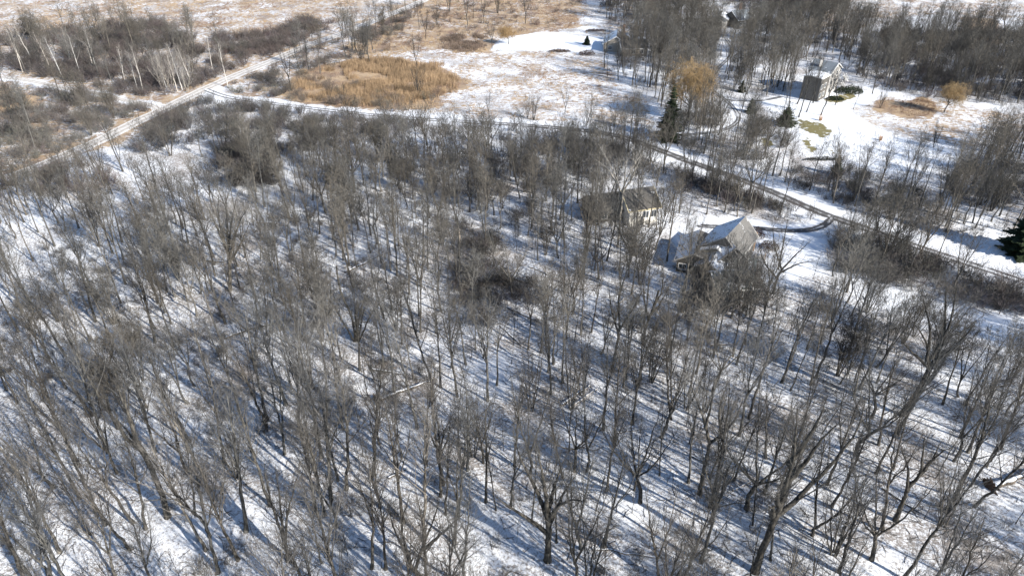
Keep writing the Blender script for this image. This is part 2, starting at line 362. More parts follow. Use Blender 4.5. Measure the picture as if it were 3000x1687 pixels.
def spawn(rng, Pn, R, n, t0, t1, ang, angj, lf, up, K, rk, curve=0., wob=.04, rmin=.004, rcap=.65):
    Mn, Kp, _ = Pn.shape
    L = np.linalg.norm(np.diff(Pn, axis=1), axis=2).sum(1)
    t = t0 + (t1 - t0) * (np.arange(n)[None] + rng.random((Mn, n))) / n
    s = t * (Kp - 1); i = np.minimum(s.astype(int), Kp - 2); f = (s - i)[..., None]
    r_ = np.arange(Mn)[:, None]
    A = Pn[r_, i]; B = Pn[r_, i + 1]; pos = A * (1 - f) + B * f
    T = B - A; T /= np.linalg.norm(T, axis=2, keepdims=True) + 1e-9
    rad = R[r_, i] * (1 - f[..., 0]) + R[r_, i + 1] * f[..., 0]
    az = np.cumsum(np.full((Mn, n), 2.4) + rng.normal(0, .5, (Mn, n)), 1) + rng.random((Mn, 1)) * 6.28
    ref = np.where(np.abs(T[..., 2:3]) > .85, np.array((1., 0, 0)), np.array((0, 0, 1.)))
    u = np.cross(T, ref); u /= np.linalg.norm(u, axis=2, keepdims=True) + 1e-9; v = np.cross(T, u)
    side = u * np.cos(az)[..., None] + v * np.sin(az)[..., None]
    a = (ang + rng.normal(0, angj, (Mn, n)))[..., None]
    d = np.cos(a) * T + np.sin(a) * side; d[..., 2] += up; d /= np.linalg.norm(d, axis=2, keepdims=True) + 1e-9
    ln = L[:, None] * lf(t) * rng.uniform(.65, 1.3, (Mn, n))
    sK = np.linspace(0, 1, K)
    pts = pos[:, :, None] + d[:, :, None] * (ln[..., None, None] * sK[None, None, :, None])
    pts[..., 2] += curve * ln[..., None] * sK ** 2
    if K > 2:
        pts += rng.normal(0, 1, pts.shape) * (wob * ln)[..., None, None] * (np.minimum(sK, 1))[None, None, :, None]
    r0 = np.minimum(rad * rcap, np.maximum(ln * rk, rmin * 1.5))
    rr = r0[..., None] * (1 - sK * .8); rr = np.maximum(rr, rmin)
    return pts.reshape(-1, K, 3), rr.reshape(-1, K)

def line3(pts, n, wob=0, rng=None):
    p = np.array(pts, float); d = np.r_[0, np.cumsum(np.linalg.norm(np.diff(p, axis=0), axis=1))]
    s = np.linspace(0, d[-1], n)
    if len(p) > 2:
        q = smooth(p, d[-1] / 40.0); d = np.r_[0, np.cumsum(np.linalg.norm(np.diff(q, axis=0), axis=1))]; p = q; s = np.linspace(0, d[-1], n)
    o = np.stack([np.interp(s, d, p[:, k]) for k in range(3)], 1)
    if wob: o[1:-1] += rng.normal(0, wob, o[1:-1].shape) * np.array((1, 1, .2))
    return o

def leaders(rng, kind, Ht):
    """trunk and main stems of one tree as (points, radii)"""
    r0 = {'slender': .0112, 'pole': .0078, 'forked': .0115, 'vase': .0075, 'spreading': .016, 'birch': .012, 'willow': .02}[kind] * Ht
    out = []
    def stem(a, b, ra, rb, n=11, w=.0035):
        p = line3([a, (np.array(a) + b) / 2 + rng.normal(0, .012 * Ht, 3) * (1, 1, .2), b], n, w * Ht, rng)
        s = np.linspace(0, 1, n); r = ra * (1 - s) ** .85 * 1.0 + rb * s
        return p, r
    if kind in ('slender', 'pole', 'birch'):
        lean = rng.normal(0, .05 * Ht, 2)
        p, r = stem((0, 0, -.3), np.array((lean[0], lean[1], Ht)), r0, .012, 14); r[0] *= 1.45; r[1] *= 1.05
        out.append((p, r))
        if kind == 'slender' and rng.random() < .8:
            k = rng.integers(5, 8); a = p[k]; az = rng.random() * 6.28; d = rng.uniform(.09, .16) * Ht
            out.append(stem(a, a + np.array((math.cos(az) * d, math.sin(az) * d, (Ht - a[2]) * rng.uniform(.75, .95))), r[k] * .7, .012))
    elif kind == 'forked' or kind == 'spreading':
        fh = (rng.uniform(.16, .36) if kind == 'forked' else rng.uniform(.25, .33)) * Ht; n = 2 + int(rng.random() < .5) if kind == 'forked' else 5
        lean = rng.normal(0, .03 * Ht, 2); top = np.array((lean[0], lean[1], fh))
        p, r = stem((0, 0, -.3), top, r0, r0 * .72, 7); r[0] *= 1.4; out.append((p, r))
        az0 = rng.random() * 6.28
        for k in range(n):
            az = az0 + k * 6.28 / n + rng.normal(0, .3); d = (rng.uniform(.10, .20) if kind == 'forked' else rng.uniform(.2, .42)) * Ht
            e = top + np.array((math.cos(az) * d, math.sin(az) * d, (Ht - fh) * rng.uniform(.78, 1.0) * (1 if kind == 'forked' else .85)))
            mid = top + (e - top) * .4 + np.array((math.cos(az), math.sin(az), 0)) * d * .12
            q = line3([top - (0, 0, .15), mid, e], 12, .004 * Ht, rng); s = np.linspace(0, 1, 12)
            out.append((q, r0 * (.62 if n < 4 else .45) * (1 - s) ** .9 + .012))
    elif kind == 'vase':
        n = rng.integers(4, 8); az0 = rng.random() * 6.28
        for k in range(n):
            az = az0 + k * 6.28 / n + rng.normal(0, .35); d = rng.uniform(.08, .26) * Ht
            b = np.array((math.cos(az) * .25, math.sin(az) * .25, -.3)); e = np.array((math.cos(az) * d, math.sin(az) * d, Ht * rng.uniform(.75, 1)))
            p, r = stem(b, e, r0 * rng.uniform(.8, 1.15), .012, 12); out.append((p, r))
    elif kind == 'willow':
        top = np.array((0, 0, .28 * Ht)); p, r = stem((0, 0, -.3), top, r0, r0 * .8, 6); out.append((p, r))
        for k in range(7):
            az = k * .9 + rng.normal(0, .2); d = rng.uniform(.1, .40) * Ht
            e = top + np.array((math.cos(az) * d, math.sin(az) * d, Ht * (.20 + .42 * math.sqrt(max(0, 1 - (d / (.40 * Ht)) ** 2))) * rng.uniform(.9, 1.1))); q = line3([top, top + (e - top) * .5 + (math.cos(az) * d * .2, math.sin(az) * d * .2, 0), e], 8, .01 * Ht, rng)
            out.append((q, np.linspace(r0 * .5, .03, 8)))
    return out

def grow(rng, kind, L, dense=1.0, twig=.0065):
    """branches on given leaders: returns trunk and crown geometry"""
    tg, cg = Geo(), Geo()
    for i, (p, r) in enumerate(L):
        tg.tubes(p, r, 9 if r[0] > .09 else 6)
    tot = sum(np.linalg.norm(np.diff(p, axis=0), axis=1).sum() for p, _ in L[(1 if kind in ('forked', 'spreading', 'willow', 'hero') and len(L) > 1 else 0):])
    for i, (p, r) in enumerate(L):
        main = kind in ('forked', 'spreading', 'willow', 'hero') and i == 0 and len(L) > 1
        if main: continue
        len_ = np.linalg.norm(np.diff(p, axis=0), axis=1).sum(); share = len_ / tot
        if kind in ('slender', 'pole', 'birch'):
            t0 = .34 if i == 0 else .12; nl = int((22 if kind == 'slender' else 16) * (share if i else max(share, .6)) * dense) + 3; lf = lambda t: .08 + .25 * np.clip((1 - t) * 1.5, 0, 1) ** .9; an = .66; up = .36
        else:
            t0 = .14; nl = int(26 * share * dense) + 3; lf = lambda t: .09 + .32 * (1 - t) ** .9; an = .62; up = .34
        if kind == 'willow': nl = 12; lf = lambda t: .35 + .3 * (1 - t); up = .05
        P1, R1_ = spawn(rng, p[None], r[None], nl, t0, .985, an, .27, lf, up, 6, .0125, curve=.12, wob=.022, rmin=.012)
        cg.tubes(P1, R1_, 5)
        if kind == 'willow':
            P2, R2_ = spawn(rng, P1, R1_, 8, .2, 1, .8, .25, lambda t: .42 + 0 * t, .0, 5, .012, curve=-.25, wob=.03, rmin=.012); cg.tubes(P2, R2_, 3)
            P3, R3_ = spawn(rng, P2, R2_, 10, .1, 1, .8, .35, lambda t: .75 + 0 * t, -.15, 4, .016, curve=-.4, wob=.04, rmin=.014); cg.tubes(P3, R3_, 3)
            continue
        P2, R2_ = spawn(rng, P1, R1_, 6, .18, .98, .62, .2, lambda t: .20 + .38 * (1 - t), .25, 5, .012, curve=.08, wob=.03, rmin=.0075)
        cg.tubes(P2, R2_, 3)
        P3, R3_ = spawn(rng, P2, R2_, max(3, int(4.6 * dense)), .12, 1., .58, .25, lambda t: .34 + .42 * (1 - t), .12, 3, .012, curve=.06, wob=.05, rmin=twig)
        cg.tubes(P3, R3_, 3)
        P4, R4_ = spawn(rng, p[None], r[None], int(14 * share * dense) + 3, max(t0 - .14, .08), 1., .9, .3, lambda t: .05 + .10 * (1 - t), .15, 4, .012, curve=.1, wob=.04, rmin=.010)
        cg.tubes(P4, R4_, 3)
        P5, R5_ = spawn(rng, P4, R4_, 4, .2, 1., .7, .25, lambda t: .45 + 0 * t, .1, 3, .012, wob=.05, rmin=twig); cg.tubes(P5, R5_, 3)
    return tg, cg

# ------------------------------------------------------------------ the ground and the roads
def build_ground():
    def axis(a, b, st, lo, hi):
        fine = np.arange(a, b + st / 2, st); o1 = a - np.geomspace(4, a - lo, 14); o2 = b + np.geomspace(4, hi - b, 14)
        return np.concatenate([o1[::-1], fine, o2])
    xs = axis(-310, 310, 1.15, -4000, 4000); ys = axis(12, 460, 1.15, -1500, 6000)
    X, Y = np.meshgrid(xs, ys); x, y = X.ravel(), Y.ravel(); n, m = len(xs), len(ys)
    i = np.arange(n * m).reshape(m, n); q = np.stack([i[:-1, :-1], i[:-1, 1:], i[1:, 1:], i[1:, :-1]], -1).reshape(-1, 4)
    me = mesh_quads('ground', np.stack([x, y, relief(x, y)], 1), q, [M['ground']], smooth_=True)
    jx = x + 7 * (noise(x, y, 9) - .5) + 3 * (noise(x, y, 3) - .5); jy = y + 7 * (noise(x + 99, y, 9) - .5) + 3 * (noise(x, y + 99, 3) - .5)
    mar = np.zeros(len(x)); bru = np.zeros(len(x)); law = np.zeros(len(x)); gre = np.zeros(len(x))
    mar = .5 * np.clip(pdist(jx, jy, NW) / 6 + .5, 0, 1)
    for pg, v in MARSH:
        k = np.clip(pdist(jx, jy, pg) / 3 + .5, 0, 1); mar = mar * (1 - k) + v * k
    for pg, dn, _, _ in BRUSH:
        bru = np.maximum(bru, np.clip(pdist(jx, jy, pg) / 4 + .5, 0, 1) * min(1, dn / .085))
    for pg in LAWN: law = np.maximum(law, np.clip(pdist(x + .4 * (jx - x), y + .4 * (jy - y), pg) / 1.5 + .5, 0, 1))
    for pg in GREEN: gre = np.maximum(gre, np.clip(pdist(x + .3 * (jx - x), y + .3 * (jy - y), pg) / 2 + .5, 0, 1))
    for ln, wd, ad in ((R2[:60], 4.2, 1), (R2[60:], 7.0, 1), (DA, 4.0, 1), (DC, 3.5, .8), (R3, 2.6, .8)):
        law = np.maximum(law, ad * np.clip((wd - ldist(jx * .6 + x * .4, jy * .6 + y * .4, ln)) / 1.5, 0, 1))
    k = np.clip((6.2 - ldist(jx, jy, R1)) / 1.5, 0, 1); mar = np.maximum(mar, .62 * k); bru *= 1 - k
    mar *= 1 - law; bru *= 1 - law
    for nme, a in (('marsh', mar), ('brush', bru), ('lawn', law), ('green', gre)): attr(me, nme, a)
    tag(link('ground', me), 'snow covered ground with leaf litter and tan marsh grass', 'ground', kind='structure')
def strip(name, line, hw, z, m, bare, label, cat):
    d = np.gradient(line, axis=0); d /= np.linalg.norm(d, axis=1, keepdims=True); nrm = np.stack([-d[:, 1], d[:, 0]], 1)
    us = np.linspace(-1, 1, 9); k = len(us)
    wob = hw * (1 + .10 * (noise(line[:, 0], line[:, 1], 5) - .5))
    v = line[:, None] + nrm[:, None] * (us[None, :, None] * wob[:, None, None])
    zz = z + .05 * (1 - np.abs(us[None]) ** 2) + 0 * v[..., 0]
    v = np.concatenate([v, zz[..., None]], 2).reshape(-1, 3); n = len(line)
    i = np.arange(n * k).reshape(n, k); q = np.stack([i[:-1, :-1], i[1:, :-1], i[1:, 1:], i[:-1, 1:]], -1).reshape(-1, 4)
    me = mesh_quads(name, v, q[:, ::-1], [m], smooth_=True)
    attr(me, 'across', np.tile(us, n)); attr(me, 'bare', np.repeat(bare, k))
    tag(link(name, me), label, cat, kind='structure')
build_ground()
strip('road', R1, 2.8, .020, M['gravel'], np.zeros(len(R1)), 'wide gravel road under packed snow crossing the upper left diagonally', 'road')
_px = np.array([PX(a, b)[0] for a, b in R2])
strip('road', R2, 2.15, .026, M['asphalt'], np.interp(_px, (700, 1400, 1700, 2000, 2420, 2600, 3000), (0.0, .10, .55, .9, .9, .15, .1)), 'narrow dark paved road with snowy verges running behind the houses', 'road')
strip('path', R3, 1.4, .016, M['gravel'], np.zeros(len(R3)), 'narrow snowy track leading left from the gravel road', 'path')
strip('driveway', DA, 1.35, .032, M['asphalt'], np.full(len(DA), .95), 'dark bare driveway curving from the road to the large grey house', 'driveway')
strip('driveway', DC, 1.2, .032, M['asphalt'], np.full(len(DC), .45), 'winding partly snowy driveway past the yellow willow to the upper right', 'driveway')
strip('driveway', DC2, 1.1, .038, M['asphalt'], np.full(len(DC2), .8), 'short dark drive to the tall pale house with decks', 'driveway')

# ------------------------------------------------------------------ tree prototypes
PROTO = {}
def make_protos():
    spec = [('slender', 6, (17, 22), 1.0), ('pole', 4, (12, 16), .75), ('forked', 5, (15, 21), 1.0), ('vase', 4, (12, 17), .9), ('spreading', 2, (17, 19), 1.25), ('birch', 3, (12, 15), .8), ('willow', 2, (12, 12), 1)]
    for kind, n, hr, de in spec:
        for k in range(n):
            rng = np.random.default_rng(hash((len(kind), k, ord(kind[0]))) % 99991); Ht = rng.uniform(*hr)
            tg, cg = grow(rng, kind, leaders(rng, kind, Ht), de)
            tm = M['birch'] if kind == 'birch' else M['trunk']; cm = {'birch': M['birch_twig'], 'willow': M['willow']}.get(kind, M['twig'])
            PROTO.setdefault(kind, []).append((tg.mesh('trunk', tm), cg.mesh('crown', cm, False), Ht))
make_protos()
GROUPNAME = {'slender': 'straight bare trees of the wood', 'pole': 'thin young bare trees of the wood', 'forked': 'forked bare trees of the wood', 'vase': 'many stemmed bare trees of the wood', 'spreading': 'broad bare trees of the wood'}
BARE = []          # every individual bare tree, labelled at the end
def place(kind, x, y, Ht=None, rz=None, name='bare_tree', tint=None, var=None):
    tm, cm, h0 = PROTO[kind][var if var is not None else int(RNG.integers(len(PROTO[kind])))]
    o = link(name, None, None, (x, y, float(relief(x, y)))); o.empty_display_size = .3
    s = (Ht / h0) if Ht else float(RNG.uniform(.85, 1.15)); o.scale = (s, s, s)
    o.rotation_euler = (float(RNG.normal(0, .05)), float(RNG.normal(0, .05)), RNG.uniform(0, 6.28) if rz is None else rz)
    g = float(RNG.uniform(.75, 1.3)) if tint is None else tint; wv = float(RNG.uniform(-.05, .05))
    for nm, me in (('trunk', tm), ('crown', cm)):
        c = link(nm, me, o); c.color = (g * (1 + wv), g, g * (1 - wv), 1)
    o['_kind'] = kind; o['_h'] = h0 * s
    return o
# ---- trees whose stems are drawn after the photograph, given in its pixels
def hero(base, lines, label, rk=.012, dense=1.0, kind='hero', r0=.3, tint=1.0, depth=2.5, extra=None, twig=.0065):
    """base pixel; lines = stems as pixel lists, the first is the trunk below the fork; label names the tree"""
    b = P(*base); rng = np.random.default_rng(int(base[0] * 7 + base[1])); L = []
    zb = float(relief(b[0], b[1]))
    for i, ln in enumerate(lines):
        pts = np.array([V(b, *p) for p in ln]) - np.array((b[0], b[1], 0))
        dy = rng.normal(0, depth) if i and len(lines) > 1 else 0
        s = np.linspace(0, 1, len(pts)); pts[:, 1] += dy * s ** 1.2
        if i == 0: pts[0, 2] = -.3
        q = line3(pts, 14, .04, rng); t = np.linspace(0, 1, 14)
        if i == 0 and len(lines) > 1: r = r0 * (1 - .35 * t); r[0] *= 1.4; r[1] *= 1.08
        elif len(lines) == 1: r = r0 * (1 - t) ** .85 + .012; r[0] *= 1.4
        else: r = r0 * (.66 if kind != 'vasehero' else .8) * (1 - t) ** .9 + .012
        L.append((q, r))
    kk = {'vasehero': 'vase', 'hero': 'hero' if len(lines) > 1 else 'slender'}.get(kind, kind)
    tg, cg = grow(rng, kk, L, dense, twig)
    o = thing('bare_tree', label, 'tree', (b[0], b[1], zb))
    for nm, ge, mt in (('trunk', tg, M['trunk']), ('crown', cg, M['twig'])):
        c = link(nm, ge.mesh(nm, mt, nm == 'trunk'), o); tn_ = min(tint, 1.2) if nm == 'trunk' and tint < 2.8 else tint; c.color = (tn_, tn_ * .985, tn_ * .96, 1)
    o['_hero'] = 1; BARE.append(o); return o
HEROES = [
 ((2212, 1672), [[(2212, 1672), (2240, 1590), (2262, 1540), (2272, 1510)], [(2272, 1510), (2284, 1480), (2300, 1410), (2320, 1330), (2326, 1240), (2330, 1170)], [(2272, 1512), (2330, 1490), (2400, 1445), (2480, 1400), (2560, 1330), (2600, 1250)], [(2284, 1485), (2262, 1430), (2246, 1360), (2215, 1310)], [(2300, 1420), (2350, 1370), (2420, 1290), (2480, 1240)], [(2262, 1510), (2255, 1460), (2225, 1430)], [(2310, 1360), (2355, 1300), (2400, 1220), (2420, 1160)]],
  'largest dark tree at the lower right, thick curved trunk dividing into heavy arching limbs', dict(r0=.52, dense=1.7, tint=.72)),
 ((493, 1516), [[(493, 1516), (475, 1450), (440, 1365), (400, 1290)], [(400, 1290), (370, 1240), (330, 1200), (290, 1140)], [(400, 1290), (376, 1180), (372, 1090)], [(440, 1360), (400, 1330), (350, 1290), (300, 1270)], [(420, 1325), (372, 1270), (345, 1170)]],
  'thick leaning tree at the lower left, its dark trunk casting the widest shadow', dict(r0=.42, dense=1.1, tint=.95)),
 ((2050, 1446), [[(2050, 1446), (2068, 1350), (2080, 1296)], [(2080, 1296), (2062, 1230), (2040, 1170), (2020, 1120)], [(2080, 1296), (2120, 1260), (2150, 1215), (2170, 1150)], [(2066, 1250), (2080, 1180), (2085, 1110)], [(2110, 1262), (2110, 1190), (2130, 1120)]],
  'tree with a dark forked trunk under a pale sun-tinted crown, left of the largest tree', dict(r0=.34, dense=1.3, tint=2.5)),  # high tint paints the sunlit paleness into the twig colour
 ((672, 850), [[(672, 850), (672, 790), (668, 740)], [(668, 740), (645, 690), (610, 620), (580, 560)], [(668, 740), (662, 660), (655, 560)], [(672, 760), (690, 690), (720, 620), (748, 575)], [(668, 740), (680, 640), (700, 555)], [(660, 720), (630, 640), (620, 570)], [(672, 770), (700, 720), (735, 640)]],
  'wide crowned tree with pale sun-tinted top standing clear in the left half of the wood', dict(r0=.40, dense=1.7, tint=2.5)),  # bright crown tint stands in for sun on the twigs
 ((1604, 1640), [[(1604, 1640), (1608, 1560), (1604, 1510)], [(1604, 1510), (1596, 1420), (1580, 1330), (1570, 1250)], [(1604, 1515), (1570, 1450), (1530, 1400), (1505, 1340)], [(1606, 1520), (1640, 1460), (1680, 1420), (1710, 1400)], [(1604, 1505), (1625, 1430), (1655, 1350)], [(1608, 1540), (1650, 1480), (1700, 1450)], [(1602, 1560), (1560, 1530), (1480, 1480), (1440, 1450)]],
  'massive upright tree at bottom centre with a broom of ascending limbs', dict(r0=.48, dense=1.4, tint=.9)),
 ((1233, 1690), [[(1233, 1690), (1215, 1670), (1205, 1660)], [(1205, 1660), (1180, 1600), (1150, 1540), (1140, 1480)], [(1215, 1670), (1240, 1600), (1270, 1530), (1290, 1470)], [(1200, 1640), (1172, 1570), (1195, 1500)], [(1240, 1610), (1300, 1560), (1370, 1500)]],
  'dark tree at the bottom edge splitting low into a wide V', dict(r0=.36, dense=1.0, tint=.8)),
 ((1810, 722), [[(1810, 722), (1816, 650), (1822, 590)], [(1822, 590), (1812, 540), (1790, 490), (1760, 440)], [(1822, 590), (1828, 520), (1830, 440)], [(1818, 570), (1850, 510), (1890, 460)], [(1812, 545), (1780, 500), (1740, 478)], [(1826, 560), (1862, 500), (1855, 435)]],
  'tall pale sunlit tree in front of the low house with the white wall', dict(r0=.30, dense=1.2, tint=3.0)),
 ((1043, 1001), [[(1043, 1001), (1030, 930), (1000, 860), (985, 780)], [(1046, 1001), (1046, 900), (1050, 800)], [(1050, 1001), (1070, 900), (1100, 820)], [(1038, 1001), (1010, 950), (960, 860), (935, 800)], [(1052, 1000), (1085, 930), (1140, 860)], [(1045, 1000), (1050, 940), (1075, 830)]],
  'many stemmed tree fanning out left of centre beside a fallen tangle', dict(r0=.22, dense=1.0, tint=.95, kind='vasehero')),
 ((1291, 1454), [[(1291, 1454), (1290, 1380), (1288, 1310)], [(1288, 1310), (1285, 1250), (1270, 1190)], [(1288, 1340), (1310, 1290), (1325, 1220)], [(1288, 1330), (1262, 1280), (1240, 1210)], [(1288, 1320), (1300, 1260), (1296, 1180)]],
  'mid sized tree with a dark straight trunk and round crown below the uprooted log', dict(r0=.24, dense=.9, tint=.9)),
 ((1423, 1470), [[(1423, 1470), (1425, 1400), (1424, 1300), (1420, 1200), (1416, 1130)]], 'lone slim straight tree on open snow at bottom centre', dict(r0=.19, dense=.45, tint=.85)),
 ((843, 1645), [[(843, 1645), (840, 1610), (835, 1590)], [(835, 1590), (810, 1530), (780, 1450), (765, 1370)], [(838, 1600), (840, 1520), (860, 1440), (880, 1360)], [(835, 1595), (820, 1500), (800, 1380)]],
  'tree with twin dark stems rising from one base at bottom left of centre', dict(r0=.30, dense=.9, tint=.95)),
 ((1854, 750), [[(1854, 750), (1820, 690), (1800, 650)], [(1856, 750), (1850, 680), (1850, 610)], [(1860, 750), (1885, 700), (1930, 650)], [(1862, 752), (1900, 710), (1950, 680)], [(1850, 750), (1835, 690), (1830, 630)], [(1858, 750), (1872, 680), (1895, 620)]],
  'bushy many stemmed tree between the white walled house and the large grey house', dict(r0=.16, dense=1.2, tint=.95, kind='vasehero')),
 ((2622, 1528), [[(2622, 1528), (2645, 1470), (2665, 1420)], [(2665, 1420), (2690, 1380), (2690, 1300), (2695, 1230)], [(2665, 1425), (2720, 1370), (2760, 1300)], [(2655, 1440), (2660, 1380), (2640, 1310)], [(2690, 1395), (2740, 1330), (2790, 1290)]],
  'strong forked tree with a dark leaning trunk right of the largest tree', dict(r0=.34, dense=1.0, tint=.75)),
 ((2379, 1568), [[(2379, 1568), (2384, 1552), (2388, 1545)], [(2388, 1545), (2400, 1490), (2430, 1400), (2470, 1290)], [(2388, 1548), (2440, 1510), (2500, 1440), (2560, 1370)]],
  'dark tree forking at the ground into two long stems right of the largest tree', dict(r0=.26, dense=.9, tint=.75)),
 ((2771, 1501), [[(2771, 1501), (2800, 1450), (2840, 1370), (2870, 1300), (2890, 1220), (2910, 1130)]], 'tall thick straight trunked tree near the lower right edge', dict(r0=.33, dense=1.0, tint=.75)),
 ((2080, 1485), [[(2080, 1485), (2100, 1400), (2118, 1300), (2132, 1200), (2140, 1100)]], 'straight dark tree beside the sun-tinted crown, its trunk meeting clean snow', dict(r0=.25, dense=.7, tint=.7)),
 ((1792, 1088), [[(1792, 1088), (1806, 1020), (1815, 960)], [(1815, 960), (1815, 880), (1830, 790)], [(1815, 965), (1850, 900), (1880, 830)], [(1812, 980), (1790, 900), (1785, 820)]],
  'tall dark forked tree in mid wood below the large grey house', dict(r0=.30, dense=.9, tint=.8)),
 ((1883, 1009), [[(1883, 1009), (1895, 950), (1915, 900), (1930, 850)], [(1905, 925), (1945, 880), (1975, 830)], [(1900, 940), (1890, 870), (1905, 790)], [(1915, 900), (1940, 850), (1945, 770)]],
  'leaning tree with snow edged limbs just below left of the large grey house', dict(r0=.27, dense=.9, tint=.85)),
 ((2640, 1215), [[(2640, 1215), (2690, 1140), (2720, 1080)], [(2720, 1080), (2720, 1010), (2680, 950)], [(2720, 1080), (2770, 1010), (2790, 900), (2800, 830)], [(2725, 1070), (2800, 1000), (2850, 920)], [(2715, 1060), (2740, 980), (2735, 890)], [(2730, 1050), (2790, 960), (2830, 830)], [(2720, 1075), (2660, 1020), (2640, 990)]],
  'gnarled dark tree with twisted limbs below the bright snow strip at right', dict(r0=.40, dense=1.6, tint=.65)),
 ((2265, 860), [[(2265, 860), (2275, 820), (2290, 790)], [(2290, 790), (2270, 720), (2265, 650)], [(2290, 790), (2330, 740), (2370, 690)], [(2285, 800), (2340, 770), (2390, 760)], [(2280, 790), (2300, 710), (2320, 640)], [(2275, 815), (2240, 770), (2220, 700)]],
  'wide forked tree at the right corner of the large grey house', dict(r0=.30, dense=.8, tint=.75)),
 ((2580, 765), [[(2580, 765), (2575, 700), (2570, 660)]], 'slim tree beside the road at right', dict(r0=.12, dense=.5, tint=.8)),
]
for b, ln, lb, kw in HEROES: hero(b, ln, lb, **kw)
HB = np.array([P(*h[0])[:2] for h in HEROES])

# ---- single bare trees whose feet can be seen: pixel of the foot, kind, height in metres (None: as grown)
SPOTS = [((1507, 1365), 'slender', 17), ((1552, 1396), 'forked', 20), ((1342, 1301), 'pole', 15), ((1373, 1198), 'pole', 13), ((1113, 1489), 'forked', 18), ((1767, 1258), 'slender', 21), ((1948, 1258), 'forked', 21),
 ((1800, 1306), 'slender', 19), ((1777, 1435), 'slender', 18), ((1748, 1493), 'pole', 12), ((1858, 1435), 'forked', 15), ((1932, 1392), 'pole', 14), ((1769, 1606), 'slender', 18), ((1932, 1687), 'forked', 16),
 ((2258, 1640), 'slender', 15), ((2458, 1675), 'slender', 20), ((2853, 1485), 'slender', 19), ((2629, 1272), 'slender', 21), ((2575, 1303), 'slender', 19), ((2423, 1419), 'slender', 20), ((2082, 1404), 'pole', 17), ((2167, 1275), 'slender', 21),
 ((2019, 1299), 'pole', 11), ((2245, 1341), 'slender', 18), ((311, 1536), 'slender', 20), ((233, 1458), 'slender', 21), ((427, 1551), 'slender', 19), ((381, 1610), 'slender', 18), ((641, 1680), 'slender', 21), ((614, 1575), 'forked', 20),
 ((793, 1485), 'slender', 21), ((928, 1505), 'slender', 21), ((950, 1512), 'slender', 19), ((987, 1547), 'forked', 17), ((455, 1322), 'slender', 20), ((556, 1291), 'slender', 21), ((715, 1244), 'slender', 22), ((781, 1248), 'slender', 21), ((260, 1171), 'slender', 20),
 ((893, 955), 'slender', 17), ((805, 873), 'slender', 17), ((963, 927), 'vase', 16), ((454, 1005), 'slender', 21), ((190, 1040), 'slender', 21), ((660, 947), 'slender', 20), ((462, 888), 'forked', 20), ((330, 743), 'slender', 19), ((280, 943), 'slender', 21),
 ((1177, 1009), 'slender', 15), ((1124, 931), 'slender', 16), ((1148, 904), 'slender', 17), ((1291, 912), 'slender', 17), ((1349, 877), 'slender', 16), ((1660, 993), 'forked', 18), ((1683, 1001), 'pole', 13), ((1264, 1114), 'slender', 19),
 ((1547, 1024), 'slender', 15), ((1777, 764), 'slender', 18), ((1713, 743), 'slender', 18), ((1720, 737), 'slender', 18), ((1768, 791), 'pole', 15), ((1637, 756), 'forked', 18), ((2130, 905), 'slender', 14), ((2090, 920), 'pole', 12), ((2180, 900), 'pole', 12), ((2100, 900), 'slender', 17), ((2142, 932), 'slender', 18), ((2186, 926), 'slender', 16), ((2058, 878), 'slender', 15), ((1762, 640), 'slender', 18), ((1728, 645), 'slender', 17), ((1800, 642), 'slender', 17), ((2060, 905), 'vase', 12), ((2088, 935), 'forked', 13), ((2122, 918), 'vase', 12), ((2172, 918), 'vase', 11), ((2030, 885), 'forked', 14), ((2196, 908), 'forked', 13), ((1790, 662), 'vase', 11), ((1938, 655), 'vase', 10), ((1758, 650), 'forked', 14), ((2040, 850), 'vase', 11), ((2105, 872), 'forked', 13), ((2150, 880), 'vase', 10), ((2200, 880), 'pole', 12), ((2020, 800), 'forked', 14), ((2240, 905), 'forked', 14), ((2000, 730), 'pole', 14), ((2340, 345), 'slender', 18), ((2382, 302), 'slender', 17), ((2335, 305), 'slender', 18), ((2446, 308), 'forked', 14), ((2310, 325), 'slender', 18), ((2290, 350), 'pole', 15), ((2390, 1105), 'slender', 21), ((2290, 1120), 'slender', 20), ((2480, 1060), 'slender', 19),
 ((500, 460), 'vase', 17), ((655, 445), 'vase', 18), ((1425, 428), 'spreading', 11), ((1545, 345), 'vase', 8), ((1435, 345), 'forked', 9), ((1563, 352), 'vase', 10), ((1655, 335), 'forked', 9), ((1720, 360), 'vase', 9), ((1850, 415), 'forked', 15),
 ((1060, 180), 'vase', 18.9), ((1083, 186), 'slender', 17.6), ((1248, 116), 'forked', 13.5), ((1229, 83), 'pole', 14.9), ((1281, 74), 'vase', 12.2), ((1316, 34), 'vase', 16.2), ((1371, 74), 'forked', 17.6), ((1388, 54), 'pole', 14.9), ((1417, 68), 'forked', 13.5), ((1458, 40), 'vase', 16.2), ((1540, 70), 'forked', 17.6), ((1442, 142), 'forked', 13.5), ((1163, 80), 'forked', 16.2),
 ((1224, 280), 'vase', 12.2), ((1220, 200), 'forked', 13.5), ((1770, 200), 'forked', 18.9), ((1811, 236), 'forked', 17.6), ((1903, 256), 'slender', 27.0), ((1920, 250), 'slender', 25.7), ((1780, 225), 'pole', 10.8),
 ((853, 265), 'forked', 17.6), ((905, 205), 'forked', 16.2), ((2362, 330), 'slender', 15), ((2404, 340), 'slender', 17), ((2418, 310), 'pole', 13), ((2500, 322), 'pole', 11), ((2556, 275), 'slender', 15), ((2850, 655), 'forked', 17), ((2735, 432), 'vase', 9), ((2578, 318), 'vase', 8)]
taken = [tuple(b) for b in HB]
